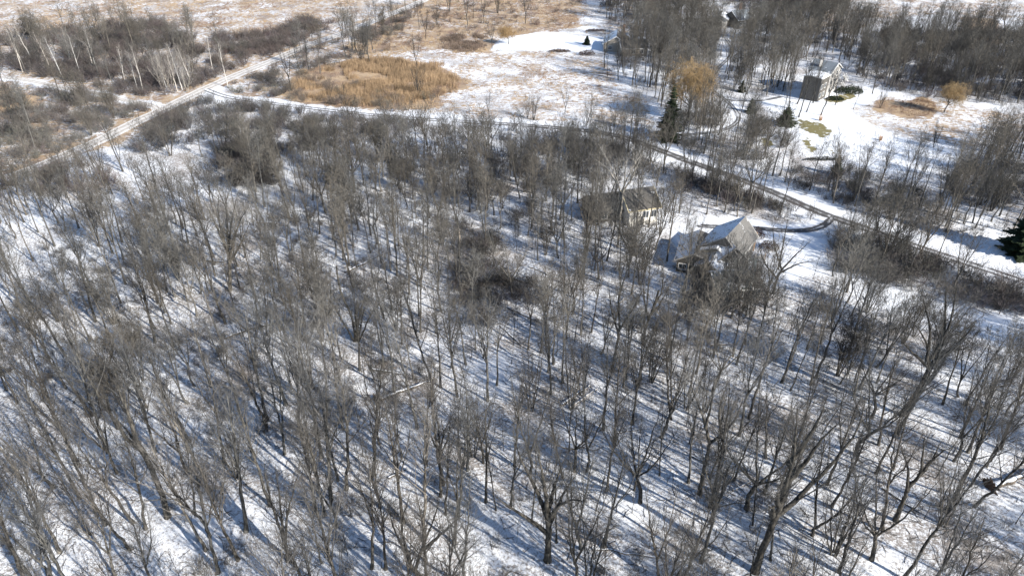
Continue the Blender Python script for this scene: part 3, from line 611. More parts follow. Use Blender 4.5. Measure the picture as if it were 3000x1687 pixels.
for (px, py), kd, ht in SPOTS:
    g = P(px, py); o = place(kd, g[0], g[1], ht * 1.0, tint=float(RNG.uniform(.55, .9)) if py < 440 else None); BARE.append(o); taken.append((g[0], g[1]))
# ---- the rest of the wood
def scatter(area, n, dfun, mind, rng, seeds=()):
    x0, x1, y0, y1 = area; cell = mind; occ = {}
    def near(x, y):
        i, j = int(x // cell), int(y // cell)
        return any((a - x) ** 2 + (b - y) ** 2 < mind * mind for u in (i - 1, i, i + 1) for v in (j - 1, j, j + 1) for a, b in occ.get((u, v), ()))
    for a, b in seeds: occ.setdefault((int(a // cell), int(b // cell)), []).append((a, b))
    X = rng.uniform(x0, x1, n); Y = rng.uniform(y0, y1, n); dm = .052
    keep = rng.random(n) * dm < dfun(X, Y); out = []
    for x, y in zip(X[keep], Y[keep]):
        if not near(x, y): occ.setdefault((int(x // cell), int(y // cell)), []).append((x, y)); out.append((x, y))
    return np.array(out)
rngw = np.random.default_rng(21)
A_ = (-300, 300, 25, 520); NT_ = int((A_[1] - A_[0]) * (A_[3] - A_[2]) * .052)
pts = scatter(A_, NT_, lambda x, y: dens(x, y) * np.clip(.35 + 1.3 * noise(x, y, 14), .25, 1.4) * np.where(y < 95, np.where(x < -5, 1.18, 1.0), 1.12), 1.8, rngw, taken)
def seen(x, y, top=19):
    u, v = PX(x, y); u2, v2 = PX(x, y, top) if y > 20 else (u, v)
    return (-120 < u < 3120 or -60 < u2 < 3060) and v2 < 1690 and y > 32
order = np.argsort(pts[:, 1] + .1 * np.abs(pts[:, 0])); near_n = 300 - len(BARE); far = []
def matters(x, y, h=19, m=160):
    e = h / math.tan(SUN_EL); qs = [(x, y, 0), (x, y, h)] + [(x + SUN_AZ[0] * -e * t, y - SUN_AZ[1] * e * t, 0) for t in (.35, .7, 1.0)]
    us = [PX(*q) for q in qs if q[1] > 18]
    return bool(us) and max(u[0] for u in us) > -m and min(u[0] for u in us) < 3000 + m and -50 < max(u[1] for u in us) and min(u[1] for u in us) < 1760
for i in order:
    x, y = pts[i]
    if not matters(x, y): continue
    u, v = PX(x, y); u2, v2 = PX(x, y, 18)
    inside = min(u, u2) < 2990 and max(u, u2) > 10 and v2 < 1640
    if near_n > 0 and inside:
        left = x < -10
        kd = rngw.choice(['slender', 'pole', 'forked', 'vase', 'spreading'], p=[.64, .14, .15, .05, .02] if left else [.38, .22, .25, .09, .06])
        BARE.append(place(str(kd), float(x), float(y), float(rngw.uniform(15, 22) * (1.12 if left and kd == 'slender' else 1) * (.8 if kd in ('pole', 'vase') else 1)), tint=float(rngw.choice([.7, 1.0, 1.3, 1.7], p=[.2, .35, .3, .15]) * rngw.uniform(.85, 1.15) * (1.05 if left else .85)))); near_n -= 1
    else: far.append((x, y))

# ------------------------------------------------------------------ masses: far wood, thickets, grasses (each one object)
def stamp(name, protos, places, label, cat, m=None):
    """places: (proto index, x, y, z, yaw, scale, tint rgb) merged into one real mesh"""
    VV, QQ, TT, n = [], [], [], 0
    for k, (v, q) in enumerate(protos):
        S = [p for p in places if p[0] == k]
        if not S: continue
        S = np.array([[p[1], p[2], p[3], p[4], p[5], *p[6]] for p in S])
        c, s = np.cos(S[:, 3])[:, None], np.sin(S[:, 3])[:, None]; sc = S[:, 4][:, None]
        X = (c * v[None, :, 0] - s * v[None, :, 1]) * sc + S[:, 0:1]; Y = (s * v[None, :, 0] + c * v[None, :, 1]) * sc + S[:, 1:2]; Z = v[None, :, 2] * sc + S[:, 2:3]
        VV.append(np.stack([X, Y, Z], -1).reshape(-1, 3).astype(np.float32))
        QQ.append((q[None] + (np.arange(len(S)) * len(v))[:, None, None] + n).reshape(-1, q.shape[1]).astype(np.int32))
        TT.append(np.repeat(np.c_[S[:, 5:8], np.ones(len(S))], len(v), axis=0).astype(np.float32)); n += len(S) * len(v)
    me = mesh_quads(name, np.concatenate(VV), np.concatenate(QQ), [m or M['stuffbark']])
    a = me.attributes.new('tint', 'FLOAT_COLOR', 'POINT'); a.data.foreach_set('color', np.concatenate(TT).ravel())
    return tag(link(name, me), label, cat, kind='stuff')
def lite_tree(kind, seed, tw=.013):
    rng = np.random.default_rng(seed); Ht = rng.uniform(16, 20) * (.8 if kind == 'vase' else 1); g = Geo()
    for i, (p, r) in enumerate(leaders(rng, kind, Ht)):
        g.tubes(p[::2], r[::2], 5)
        if i == 0 and kind in ('forked', 'spreading'): continue
        ln = np.linalg.norm(np.diff(p, axis=0), axis=1).sum() / Ht
        P1, R1_ = spawn(rng, p[None], r[None], max(4, int(17 * ln)), .42 if kind == 'slender' and i == 0 else .2, .98, .72, .2, lambda t: .11 + .29 * (1 - t), .30, 3, .010, curve=.1, wob=.03, rmin=.014); g.tubes(P1, R1_, 3)
        P2, R2_ = spawn(rng, P1, R1_, 5, .2, 1, .62, .2, lambda t: .24 + .36 * (1 - t), .22, 2, .010, rmin=tw); g.tubes(P2, R2_, 3)
        P3, R3_ = spawn(rng, P2, R2_, 6, .2, 1, .62, .2, lambda t: .5 + .2 * (1 - t), .15, 2, .011, rmin=tw * .8); g.ribbons(P3, R3_, rng)
    return g.arr()
LT = [lite_tree(k, 100 + i) for i, k in enumerate(['slender', 'slender', 'slender', 'forked', 'forked', 'vase', 'slender'])]
FT = []
BUSHY = poly([(1050, 425), (1500, 425), (1880, 440), (1960, 520), (1800, 560), (1560, 640), (1250, 640), (1100, 520)])
LT += [lite_tree('vase', 160, .014), lite_tree('spreading', 161, .014), lite_tree('spreading', 162, .014)]
bp = scatter((-60, 90, 120, 240), 5000, lambda x, y: np.where((pdist(x, y, BUSHY) > 0) & (road_d(x, y) > 3), .022 * (.2 + noise(x, y, 12)), 0), 3.0, rngw)
for x, y in bp:
    g = rngw.uniform(.65, 1.25) * .098; FT.append((7 + int(rngw.integers(3)), x, y, float(relief(x, y)), rngw.uniform(0, 6.28), rngw.uniform(.5, .72), (g * 1.03, g * .97, g * .9)))
for x, y in far:
    g = rngw.choice([.7, 1.0, 1.35], p=[.3, .45, .25]) * rngw.uniform(.85, 1.15) * .114; wv = rngw.uniform(-.03, .07)
    FT.append((int(rngw.choice(10, p=[.17, .17, .17, .13, .12, .06, .12, .02, .02, .02])), x, y, float(relief(x, y)), rngw.uniform(0, 6.28), rngw.uniform(.68, 1.02), (g * (1 + wv), g * .95, g * (.86 - wv))))
stamp('woodland', LT, FT, 'mass of bare grey trees filling the farther woods', 'woodland')
def lite_shrub(seed, n=12, tw=.013):
    rng = np.random.default_rng(seed); g = Geo()
    az = rng.random(n) * 6.28; el = rng.uniform(.35, 1.0, n); L = rng.uniform(.6, 1.05, n)
    b = np.stack([np.cos(az) * .12, np.sin(az) * .12, np.full(n, -.04)], 1)
    d = np.stack([np.cos(az) * np.sin(el * .8), np.sin(az) * np.sin(el * .8), np.cos(el * .8)], 1); s = np.linspace(0, 1, 4)
    p = b[:, None] + d[:, None] * (L[:, None] * s)[..., None]; p += rng.normal(0, .035, p.shape) * s[None, :, None]
    r = np.tile(np.linspace(.011, .004, 4), (n, 1)); g.tubes(p, r, 3)
    P2, R2_ = spawn(rng, p, r, 6, .15, 1, .65, .25, lambda t: .3 + .35 * (1 - t), .1, 3, .012, wob=.05, rmin=tw * .35); g.ribbons(P2, R2_, rng)
    P3, R3_ = spawn(rng, P2, R2_, 4, .1, 1, .7, .25, lambda t: .5 + 0 * t, .08, 2, .012, rmin=tw * .30); g.ribbons(P3, R3_, rng)
    return g.arr()
LS = [lite_shrub(300 + i, 11, .010) for i in range(8)]
SH = []; rngs = np.random.default_rng(5)
for pg, dn, tint, ht in BRUSH:
    x0, y0 = pg.min(0); x1, y1 = pg.max(0); x0, x1, y1 = max(x0, -260), min(x1, 260), min(y1, 470)
    n = int((x1 - x0) * (y1 - y0) * dn * 1.9)
    X = rngs.uniform(x0, x1, n); Y = rngs.uniform(y0, y1, n)
    k = (pdist(X, Y, pg) > rngs.uniform(-2, 2, n)) & (road_d(X, Y) > 1.0) & (rngs.random(n) < np.clip(noise(X, Y, 7) * 1.7 - (.25 if dn < .12 else -.1), 0, 1) / .85)
    for pg2 in LAWN[:6]: k &= pdist(X, Y, pg2) < 0
    for x, y in zip(X[k], Y[k]):
        if not matters(x, y, 4, 120): continue
        g = rngs.uniform(.75, 1.4); tt = np.array(tint) * .75 + .038; SH.append((int(rngs.integers(8)), x, y, float(relief(x, y)), rngs.uniform(0, 6.28), ht * rngs.uniform(.5, 1.3), tuple(g * tt * rngs.uniform(.94, 1.06, 3))))
stamp('thicket', LS, SH, 'dense leafless brush and thickets along roads and between the trees', 'thicket')
# loose low scrub on the floor of the main wood
X = rngs.uniform(-110, 140, 9000); Y = rngs.uniform(45, 190, 9000)
k = (dens(X, Y) > .01) & (rngs.random(9000) < np.clip(noise(X, Y, 9) * 1.8 - .62, 0, .6)); SC2 = []
for x, y in zip(X[k], Y[k]):
    g = rngs.uniform(.7, 1.5) * .075; SC2.append((int(rngs.integers(5)), x, y, float(relief(x, y)), rngs.uniform(0, 6.28), rngs.uniform(.5, 1.9), (g * 1.08, g * .96, g * .84)))
def lite_sapling(seed):
    rng = np.random.default_rng(seed); Ht = rng.uniform(5, 9); g = Geo()
    for p, r in leaders(rng, 'pole', Ht):
        g.tubes(p[::2], np.maximum(r[::2], .012), 5)
        P1, R1_ = spawn(rng, p[None], r[None], 15, .22, .98, .65, .2, lambda t: .10 + .22 * (1 - t), .35, 3, .011, curve=.1, wob=.03, rmin=.009); g.tubes(P1, R1_, 3)
        P2, R2_ = spawn(rng, P1, R1_, 6, .2, 1, .62, .2, lambda t: .24 + .36 * (1 - t), .2, 2, .010, rmin=.008); g.ribbons(P2, R2_, rng)
    return g.arr()
SP_ = [lite_sapling(900 + i) for i in range(6)]
for x, y in zip(rngs.uniform(-150, 180, 4400), rngs.uniform(45, 260, 4400)):
    if rngs.random() * .05 < dens(x, y) * (.4 + noise(x, y, 8)):
        g = rngs.uniform(.5, 1.3) * .075; SC2.append((8 + int(rngs.integers(6)), x, y, float(relief(x, y)), rngs.uniform(0, 6.28), rngs.uniform(.6, 1.15), (g * 1.04, g * .97, g * .88)))
for x, y in zip(rngs.uniform(-60, 300, 16000), rngs.uniform(150, 470, 16000)):
    if PX(x, y)[0] < 3100 and rngs.random() * .11 < float(dens(x, y)) * (.2 + 1.2 * float(noise(x, y, 10))) and dens(x, y) > .018:
        g = rngs.uniform(.6, 1.4) * .095; k_ = int(rngs.integers(5)) if rngs.random() < .42 else 8 + int(rngs.integers(6))
        SC2.append((k_, x, y, float(relief(x, y)), rngs.uniform(0, 6.28), rngs.uniform(1.2, 3.2) if k_ < 8 else rngs.uniform(.6, 1.2), (g * 1.06, g * .97, g * .87)))
stamp('undergrowth', LS + SP_, SC2, 'thin leafless scrub and saplings scattered over the snow under the trees', 'undergrowth')

def tuft(seed, n, h, spread, wd, lean):
    rng = np.random.default_rng(seed); az = rng.random(n) * 6.28; rr = rng.random(n) ** .5 * spread
    b = np.stack([np.cos(az) * rr, np.sin(az) * rr, np.full(n, -.03)], 1); a2 = az + rng.normal(0, .8, n); ln = rng.uniform(.1, lean, n); hh = h * rng.uniform(.55, 1.1, n)
    t = b + np.stack([np.cos(a2) * ln * hh, np.sin(a2) * ln * hh, hh], 1); s = np.stack([-np.sin(a2 + .9), np.cos(a2 + .9), 0 * az], 1) * wd
    v = np.stack([b - s, b + s, t], 1).reshape(-1, 3); return v, np.arange(n * 3).reshape(n, 3)
M['grass'] = bark_mat('dry_grass', (.85, .85, .85), (1.15, 1.13, 1.1), tintattr=True)
TU = [tuft(400 + i, 9, 1.0, .55, .055, .9) for i in range(4)]
GR = []
for pg, v in MARSH:
    x0, y0 = pg.min(0); x1, y1 = pg.max(0); x0, x1, y1 = max(x0, -270), min(x1, 270), min(y1, 470)
    n = int((x1 - x0) * (y1 - y0) * .85); X = rngs.uniform(x0, x1, n); Y = rngs.uniform(y0, y1, n)
    nz = .7 * noise(X, Y, 2.6) + .5 * noise(X, Y, 11) - .1
    k = (pdist(X, Y, pg) > 0) & (nz > .84 - .62 * v) & (road_d(X, Y) > .4)
    for pg2 in LAWN: k &= pdist(X, Y, pg2) < .5
    red = noise(X, Y, 16) > .58
    for x, y, r in zip(X[k], Y[k], red[k]):
        g = rngs.uniform(.75, 1.2); t = np.array((.26, .175, .12) if r else (.41, .30, .185)) * g
        GR.append((int(rngs.integers(4)), x, y, 0.0, rngs.uniform(0, 6.28), rngs.uniform(.4, .85), tuple(t)))
stamp('marsh_grass', TU, GR, 'tan tussocks of dry marsh grass standing through the snow', 'marsh grass', M['grass'])
RE = []; RT = [tuft(500 + i, 16, 2.4, .7, .05, .28) for i in range(4)]
for ip, pg in enumerate(REEDS):
    x0, y0 = pg.min(0); x1, y1 = pg.max(0); n = int((x1 - x0) * (y1 - y0) * 1.5); X = rngs.uniform(x0, x1, n); Y = rngs.uniform(y0, y1, n)
    k = (pdist(X, Y, pg) + 9 * (noise(X, Y, 9) - .5) > rngs.uniform(-3, 3, n)) & (noise(X, Y, 6) > .26 + (.30 * (PX(X, Y)[0] < 1010) if ip == 0 else 0))
    for x, y in zip(X[k], Y[k]):
        g = rngs.uniform(.8, 1.2) * (.62 + .66 * float(noise(x, y, 5))); t = np.array(((.33, .235, .145), (.19, .145, .115), (.23, .14, .095))[ip]) * g
        RE.append((int(rngs.integers(4)), x, y, 0.0, rngs.uniform(0, 6.28), rngs.uniform(.7, 1.1) * (1, .75, .4)[ip], tuple(t)))
stamp('reeds', RT, RE, 'tall golden and brown reed beds by the open marsh', 'reeds', M['grass'])
WD = []; WT = [tuft(600 + i, 5, .55, .35, .012, .8) for i in range(3)]
n = 60000; X = rngs.uniform(-95, 110, n); Y = rngs.uniform(42, 135, n); k = (dens(X, Y) > .003) & (rngs.random(n) < .2 + .8 * (noise(X, Y, 5) > .5))
for x, y in zip(X[k], Y[k]):
    g = rngs.uniform(.7, 1.3); WD.append((int(rngs.integers(3)), x, y, float(relief(x, y)), rngs.uniform(0, 6.28), rngs.uniform(.4, 1.2), (.17 * g, .135 * g, .10 * g)))
stamp('dead_weeds', WT, WD, 'sparse dead weed stems poking out of the forest snow', 'weeds', M['grass'])
SK = []; _g = Geo(); rr = np.random.default_rng(77)
_p = np.array([[(-.8, 0, .03), (0, .06, .06), (.8, -.04, .03)], [(-.1, .0, .05), (.2, .25, .06), (.45, .42, .02)]]); _g.tubes(_p, np.array([[.04, .03, .012], [.02, .015, .008]]), 4); STK = [_g.arr()]
for x, y in zip(rngs.uniform(-95, 110, 5000), rngs.uniform(42, 160, 5000)):
    if dens(np.array([x]), np.array([y]))[0] > .01:
        SK.append((0, x, y, float(relief(x, y)), rngs.uniform(0, 6.28), rngs.uniform(.3, 1.4), (.07, .058, .048)))
stamp('fallen_twigs', STK, SK, 'dark broken sticks and twigs lying on the snow', 'twigs')


# ------------------------------------------------------------------ birches, willows, spruces, logs
birches = [(66, 211), (72, 198), (99, 182), (186, 233), (210, 190), (237, 221), (287, 213), (274, 207), (368, 252), (419, 264), (402, 260), (490, 266), (520, 268), (535, 264), (562, 248), (624, 213), (668, 256), (150, 205)]
birches.sort()
for i, (px, py) in enumerate(birches):
    g = P(px, py); o = place('birch', g[0], g[1], float(RNG.uniform(13, 17)), name='birch_tree', tint=float(RNG.uniform(.8, 1.15)))
    ordn = ['first', 'second', 'third', 'fourth', 'fifth', 'sixth', 'seventh', 'eighth', 'ninth', 'tenth', 'eleventh', 'twelfth', 'thirteenth', 'fourteenth', 'fifteenth', 'sixteenth', 'seventeenth', 'eighteenth'][i]
    tag(o, 'slender white barked birch above the gravel road, %s birch from the left' % ordn, 'birch tree', 'white birches in the thicket left of the road')
for (px, py, ht), lb in zip([(478, 268, 16), (505, 272, 15), (548, 270, 14)], ['broad pale grey tree with fanning stems left of the road junction', 'pale grey many stemmed tree nearest the road junction', 'smaller pale grey tree just right of the broad pale pair']):
    g = P(px, py); o = place('vase', g[0], g[1], ht, tint=3.3); tag(o, lb, 'tree', 'pale grey trees at the road junction'); o.pop('_kind')
for (px, py, ht), lb in zip([(2013, 356, 18.0), (1490, 131, 8), (2765, 332, 9.5)],
    ['large golden willow with a rounded crown behind the tall dark spruce', 'small golden willow at the corner of the far snowy lawn', 'medium golden willow on the marsh edge at right']):
    g = P(px, py); o = place('willow', g[0], g[1], ht, name='willow_tree', tint=1.0); tag(o, lb, 'willow tree', 'golden willows')

def spruce_mesh(seed, Ht, rad, n_wh, power=1.0):
    rng = np.random.default_rng(seed); tg, cg = Geo(), Geo()
    tg.tubes(np.array([(0, 0, -.3), (0, 0, Ht * .5), (0, 0, Ht)]), np.array([.024, .014, .002]) * Ht, 8); fv = []
    for k in range(n_wh):
        f = (k + rng.random() * .6) / n_wh; z = Ht * (.05 + .94 * f); L = rad * (1 - f) ** power * rng.uniform(.8, 1.15) + .12
        nb = max(5, int(11 * (1 - f * .5)))
        for j in range(nb):
            az = j * 6.283 / nb + rng.random() * .9; l = L * rng.uniform(.62, 1.18); dr = np.array((math.cos(az), math.sin(az), 0)); sd_ = np.array((-dr[1], dr[0], 0))
            e = lambda t: np.array((0, 0, z)) + dr * l * t + np.array((0, 0, l * (-.42 * t + .22 * t * t)))
            tg.tubes(np.array([e(0), e(.5), e(.95)]), np.array([.035, .02, .008]) * max(l, .4) * .6, 3)
            m = max(5, int(l * 7))
            for t in np.linspace(.12, 1.0, m):
                c = e(t); wdt = l * .34 * (1.12 - t) + .16
                for sgn in (-1, 1):
                    for q in range(2):
                        a = rng.uniform(.3, 1.2); d = (sd_ * sgn * math.sin(a) + dr * math.cos(a)) * wdt * rng.uniform(.7, 1.3); d[2] -= wdt * rng.uniform(.0, .55)
                        u = np.cross(d, (0, 0, 1)); u = u / (np.linalg.norm(u) + 1e-6) * (.07 + wdt * .20); u[2] += rng.normal(0, .05)
                        fv += [c - u * .6, c + d * .55 - u, c + d, c + d * .55 + u]
    fv = np.array(fv); cg.quads(fv, np.arange(len(fv)).reshape(-1, 4))
    return tg, cg
for i, (px, py, ht, rd, lb, cat, tn) in enumerate([
    (1957, 408, 17.5, 4.6, 'tall dark spruce beside the road in front of the golden willow', 'spruce tree', 1.0),
    (2998, 745, 19.5, 5.2, 'big dark spruce cut by the right edge above the road', 'spruce tree', 1.1),
    (1719, 132, 4.0, 1.9, 'small cone shaped evergreen on the far white lawn', 'evergreen', .8),
    (2172, 270, 4.5, 1.5, 'narrow little evergreen left of the tall pale house', 'evergreen', .8),
    (2300, 366, 6.5, 3.9, 'squat dark evergreen at the left rim of the bright snowy lawn', 'evergreen', 1.2),
    (2447, 512, 6.0, 1.8, 'slim dark evergreen in brush below the bright snowy lawn', 'evergreen', .8),
    (2198, 330, 5.0, 2.0, 'loose green evergreen among bare trunks right of the winding driveway', 'evergreen', 1.3),
    (2228, 62, 9.0, 3.2, 'dark evergreen beside the blue roofed house at the top', 'evergreen', 1.2)]):
    g = P(px, py); tg, cg = spruce_mesh(800 + i, ht, rd, int(14 + ht), .85)
    o = thing('spruce_tree', lb, cat, (g[0], g[1], float(relief(g[0], g[1]))))
    for nm, ge, mt in (('trunk', tg, M['trunk']), ('crown', cg, M['needles'])):
        c = link(nm, ge.mesh(nm, mt, False), o); c.color = (tn, tn, tn * .95, 1)
# evergreen mound, clipped hedge, ornamental grasses, dark shrubs
def mound(name, px, py, w_, d_, h_, lb, cat, col, leaf=.16, n=900):
    g = P(px, py); rng = np.random.default_rng(int(px * 3 + py)); a = rng.random(n) * 6.28; rr = rng.random(n) ** .5; x, y = np.cos(a) * rr * w_, np.sin(a) * rr * d_
    z = h_ * np.sqrt(np.maximum(0, 1 - rr ** 2)) * rng.uniform(.25, 1.05, n) * (.75 + .5 * noise(x + px, y + py, 1.1)) + .05
    c = np.stack([x, y, z], 1); nn = rng.normal(0, 1, (n, 3)); nn /= np.linalg.norm(nn, axis=1, keepdims=True); t = np.cross(nn, rng.normal(0, 1, (n, 3))); t /= np.linalg.norm(t, axis=1, keepdims=True); b = np.cross(nn, t)
    v = np.stack([c - t * leaf, c - b * leaf * .6, c + t * leaf, c + b * leaf * .6], 1).reshape(-1, 3)
    k = 24; bt = np.stack([np.zeros((k, 3)), np.stack([x[:k] * .5, y[:k] * .5, z[:k] * .5], 1), np.stack([x[:k], y[:k], z[:k]], 1)], 1)
    o = thing(name, lb, cat, (g[0], g[1], float(relief(g[0], g[1]))))
    s_ = Geo(); s_.tubes(bt, np.full((k, 3), .025), 3); link('stem', s_.mesh('stem', M['trunk']), o)
    mt = bpy.data.materials.get('leaf_' + name) or bark_mat('leaf_' + name, tuple(.7 * u for u in col), tuple(1.3 * u for u in col))
    link('foliage', mesh_quads('foliage', v, np.arange(n * 4).reshape(n, 4), [mt]), o)
    return o
mound('evergreen_shrub', 2487, 272, 5.2, 3.0, 2.6, 'dark green spreading shrub at the foot of the tall pale house', 'shrub', (.022, .034, .016), .22, 1600)
mound('evergreen_shrub', 2446, 292, 3.2, 2.0, 1.2, 'low olive shrub below the spreading dark one at the pale house', 'shrub', (.075, .075, .03), .2, 700)
mound('hedge', 2406, 469, 5.4, .8, 1.1, 'low dark clipped hedge at the lower rim of the bright lawn', 'hedge', (.05, .045, .03), .14, 900)
mound('brown_shrub', 1719, 163, 3.6, 2.4, 2.0, 'dark red brown shrub on the snow below the cone shaped evergreen', 'shrub', (.075, .045, .035), .16, 900)
mound('brown_shrub', 1640, 152, 5.0, 1.6, 1.3, 'long low brown shrub at the front of the far white lawn', 'shrub', (.12, .085, .06), .16, 900)
mound('brown_shrub', 2252, 728, 2.3, 1.8, 2.0, 'rounded brown shrub on snow right of the large grey house', 'shrub', (.08, .06, .042), .13, 900)
mound('brown_shrub', 2216, 694, 2.0, 1.6, 2.2, 'brown shrub at the back right corner of the large grey house', 'shrub', (.085, .066, .05), .13, 800)
mound('brown_shrub', 2220, 840, 1.6, 3.2, 1.9, 'dark shrub row along the right side of the large grey house', 'shrub', (.055, .042, .032), .13, 1000)
mound('brown_shrub', 2046, 874, 3.3, 2.0, 1.7, 'dark tangled shrub at the lower left corner of the large grey house', 'shrub', (.07, .055, .04), .14, 1100)
mound('brown_shrub', 1745, 92, 5.0, 1.3, 1.2, 'flat dark brush patch behind the far white lawn', 'shrub', (.08, .06, .045), .18, 700)
def grass_clump(px, py, h_, lb):
    g = P(px, py); v, q = tuft(int(px), 90, h_, .35, .035, .45); o = thing('ornamental_grass', lb, 'grass clump', (g[0], g[1], 0))
    m_ = M.setdefault('clump', bark_mat('clump_grass', (.45, .28, .16), (.6, .40, .25))); link('blades', mesh_quads('blades', v, q, [m_]), o)
    v, q = tuft(int(px) + 1, 30, h_ * 1.15, .2, .05, .3); v[:, 2] += .05; link('plume', mesh_quads('plume', v, q, [M['clump']]), o)
grass_clump(2403, 355, 2.4, 'upright tan ornamental grass clump on the lawn below the pale house'); grass_clump(2578, 412, 1.9, 'small tan ornamental grass clump on the right of the bright lawn')

def log(a, b, r, lb, pale=False, branches=4, root=False, lift=.0, curve=.0, cat='fallen log'):
    A, B = P(*a), P(*b); rng = np.random.default_rng(int(a[0] + b[1])); c = (A + B) / 2
    A = A - (c[0], c[1], 0); B = B - (c[0], c[1], 0); L = float(np.linalg.norm(B - A)); n = 9; s = np.linspace(0, 1, n)
    p = A[None] + (B - A)[None] * s[:, None]; pr = np.array((-(B - A)[1], (B - A)[0], 0)) / L
    p += pr[None] * (rng.normal(0, .012 * L, n) + curve * L * np.sin(np.pi * s))[:, None]; p[:, 2] = r * .7 + lift * s
    R = r * (1 - .6 * s); o = thing('fallen_log', lb, cat, (c[0], c[1], float(relief(c[0], c[1]))))
    m_ = M['paleLog' if pale else 'log']; g = Geo(); g.tubes(p, R, 9)
    e0 = np.array([p[0], p[0] - (p[1] - p[0]) * .01]); g.tubes(e0, np.array([r, .01]), 9); e1 = np.array([p[-1], p[-1] + (p[-1] - p[-2]) * .02]); g.tubes(e1, np.array([R[-1], .01]), 9)
    link('trunk', g.mesh('trunk', m_), o)
    if branches:
        g = Geo(); P1, R1_ = spawn(rng, p[None], R[None], branches, .35, 1., .7, .2, lambda t: .16 + .22 * (1 - t), .25, 5, .02, wob=.04, rmin=.015); P1[..., 2] = np.maximum(P1[..., 2], .02); g.tubes(P1, R1_, 5)
        P2, R2_ = spawn(rng, P1, R1_, 5, .2, 1, .7, .2, lambda t: .4 + 0 * t, .1, 3, .015, rmin=.01); P2[..., 2] = np.maximum(P2[..., 2], .02); g.tubes(P2, R2_, 3)
        link('branch', g.mesh('branch', m_, False), o)
    if root:
        g = Geo(); d = (A - B) / L; k = 26; az = rng.random(k) * 6.28; up = np.array((0, 0, 1.)); rad = rng.uniform(.8, 1.7, k)
        e = p[0] + d * rng.uniform(.0, .5, (k, 1)) + (pr[None] * np.cos(az)[:, None] + up[None] * np.sin(az)[:, None]) * rad[:, None]; e[:, 2] = np.maximum(e[:, 2], 0)
        mid = p[0] + (e - p[0]) * .5 + rng.normal(0, .08, (k, 3)); g.tubes(np.stack([np.tile(p[0], (k, 1)), mid, e], 1), np.tile([.32, .24, .06], (k, 1)), 6)
        link('root_plate', g.mesh('root_plate', M['root']), o)
    return o
log((1108, 1176), (1262, 1122), .42, 'uprooted trunk topped with snow above a dark shadow left of centre', False, 9, True, .2)
log((1642, 1188), (1730, 1128), .30, 'pale bare trunk slanting up to the right at the centre', True, 4)
log((1668, 1196), (1750, 1140), .24, 'second pale trunk lying parallel below the slanting pale one', True, 3)
log((1138, 1403), (1196, 1374), .20, 'short dark log left of the lone slim straight tree', False, 1)
log((1550, 782), (1637, 816), .20, 'dark log in mid wood under the middle thicket, upper of a pair', False, 3)
log((1490, 810), (1612, 856), .24, 'dark log in mid wood under the middle thicket, lower of a pair', False, 4)
log((1488, 903), (1606, 956), .22, 'long dark log below the middle thicket pointing to the lower right', False, 5)
log((1466, 955), (1525, 1010), .20, 'dark log just under the middle thicket, pointing steeply down', False, 3)
log((660, 992), (854, 940), .30, 'long snow topped fallen tree left of centre with tangled branches', False, 12, False, .3, .05)
log((753, 652), (832, 656), .24, 'level snow topped log right of the sun-tinted crown', True, 2)
log((600, 763), (655, 768), .30, 'dark log just left of the pale crowned tree trunk', False, 3)
log((430, 981), (480, 985), .18, 'short level log in the left half, snow on its top', False, 1)
log((2078, 1010), (2148, 1009), .18, 'pale level log below the large grey house', True, 1)
log((2583, 1432), (2690, 1504), .22, 'straight dark log at lower right running down to the right', False, 2)
log((2900, 1432), (3040, 1380), .62, 'huge uprooted trunk with dark roots at the right edge', False, 5, True)
log((1808, 1268), (1898, 1255), .17, 'thin log with snow right of centre, almost level', False, 2)
log((1735, 1604), (1935, 1634), .20, 'long thin branchy log near the bottom edge right of centre', False, 8)
log((1840, 1340), (1874, 1442), .22, 'steep dark log leading down right of bottom centre', False, 2)
log((2148, 1436), (2198, 1410), .17, 'pale crossed log on clean snow left of the largest tree', True, 1)
log((2150, 1412), (2186, 1444), .15, 'thinner pale log crossing another left of the largest tree', True, 1)
log((1010, 800), (1150, 740), .26, 'snowy fallen trunk in a tangle left of centre', False, 9, False, .4)
log((2020, 1335), (2110, 1372), .18, 'dark log below the pale crowned tree at right of centre', False, 4)
log((860, 940), (1000, 1090), .2, 'dark fallen limb among brush left of the uprooted trunk', False, 8)
log((1090, 1085), (1200, 1105), .25, 'dark log lying just above the uprooted trunk', False, 9, False, .3)
log((1810, 890), (1880, 840), .2, 'pale snow topped trunk below the large grey house at left', True, 3)
log((2905, 1135), (2975, 1120), .2, 'snowy level log near the right edge below the bright strip', False, 3)
# a broken standing trunk
_b = P(1346, 722); o = thing('tree_snag', 'pale broken standing dead trunk without a crown in mid wood', 'dead tree', (_b[0], _b[1], float(relief(_b[0], _b[1]))))
g = Geo(); g.tubes(np.array([(0, 0, -.3), (.05, 0, 2), (-.1, .1, 4.2), (-.2, .1, 5.6)]), np.array([.45, .33, .27, .18]), 9); link('trunk', g.mesh('trunk', M['paleLog']), o)
g = Geo(); g.tubes(np.array([(-.2, .1, 5.5), (-.25, .15, 6.1), (-.27, .16, 6.6)]), np.array([.17, .10, .02]), 7); g.tubes(np.array([(-.1, .1, 3.8), (.3, -.1, 4.3), (.45, -.2, 4.9)]), np.array([.10, .07, .03]), 5); link('splinter', g.mesh('splinter', M['paleLog']), o)

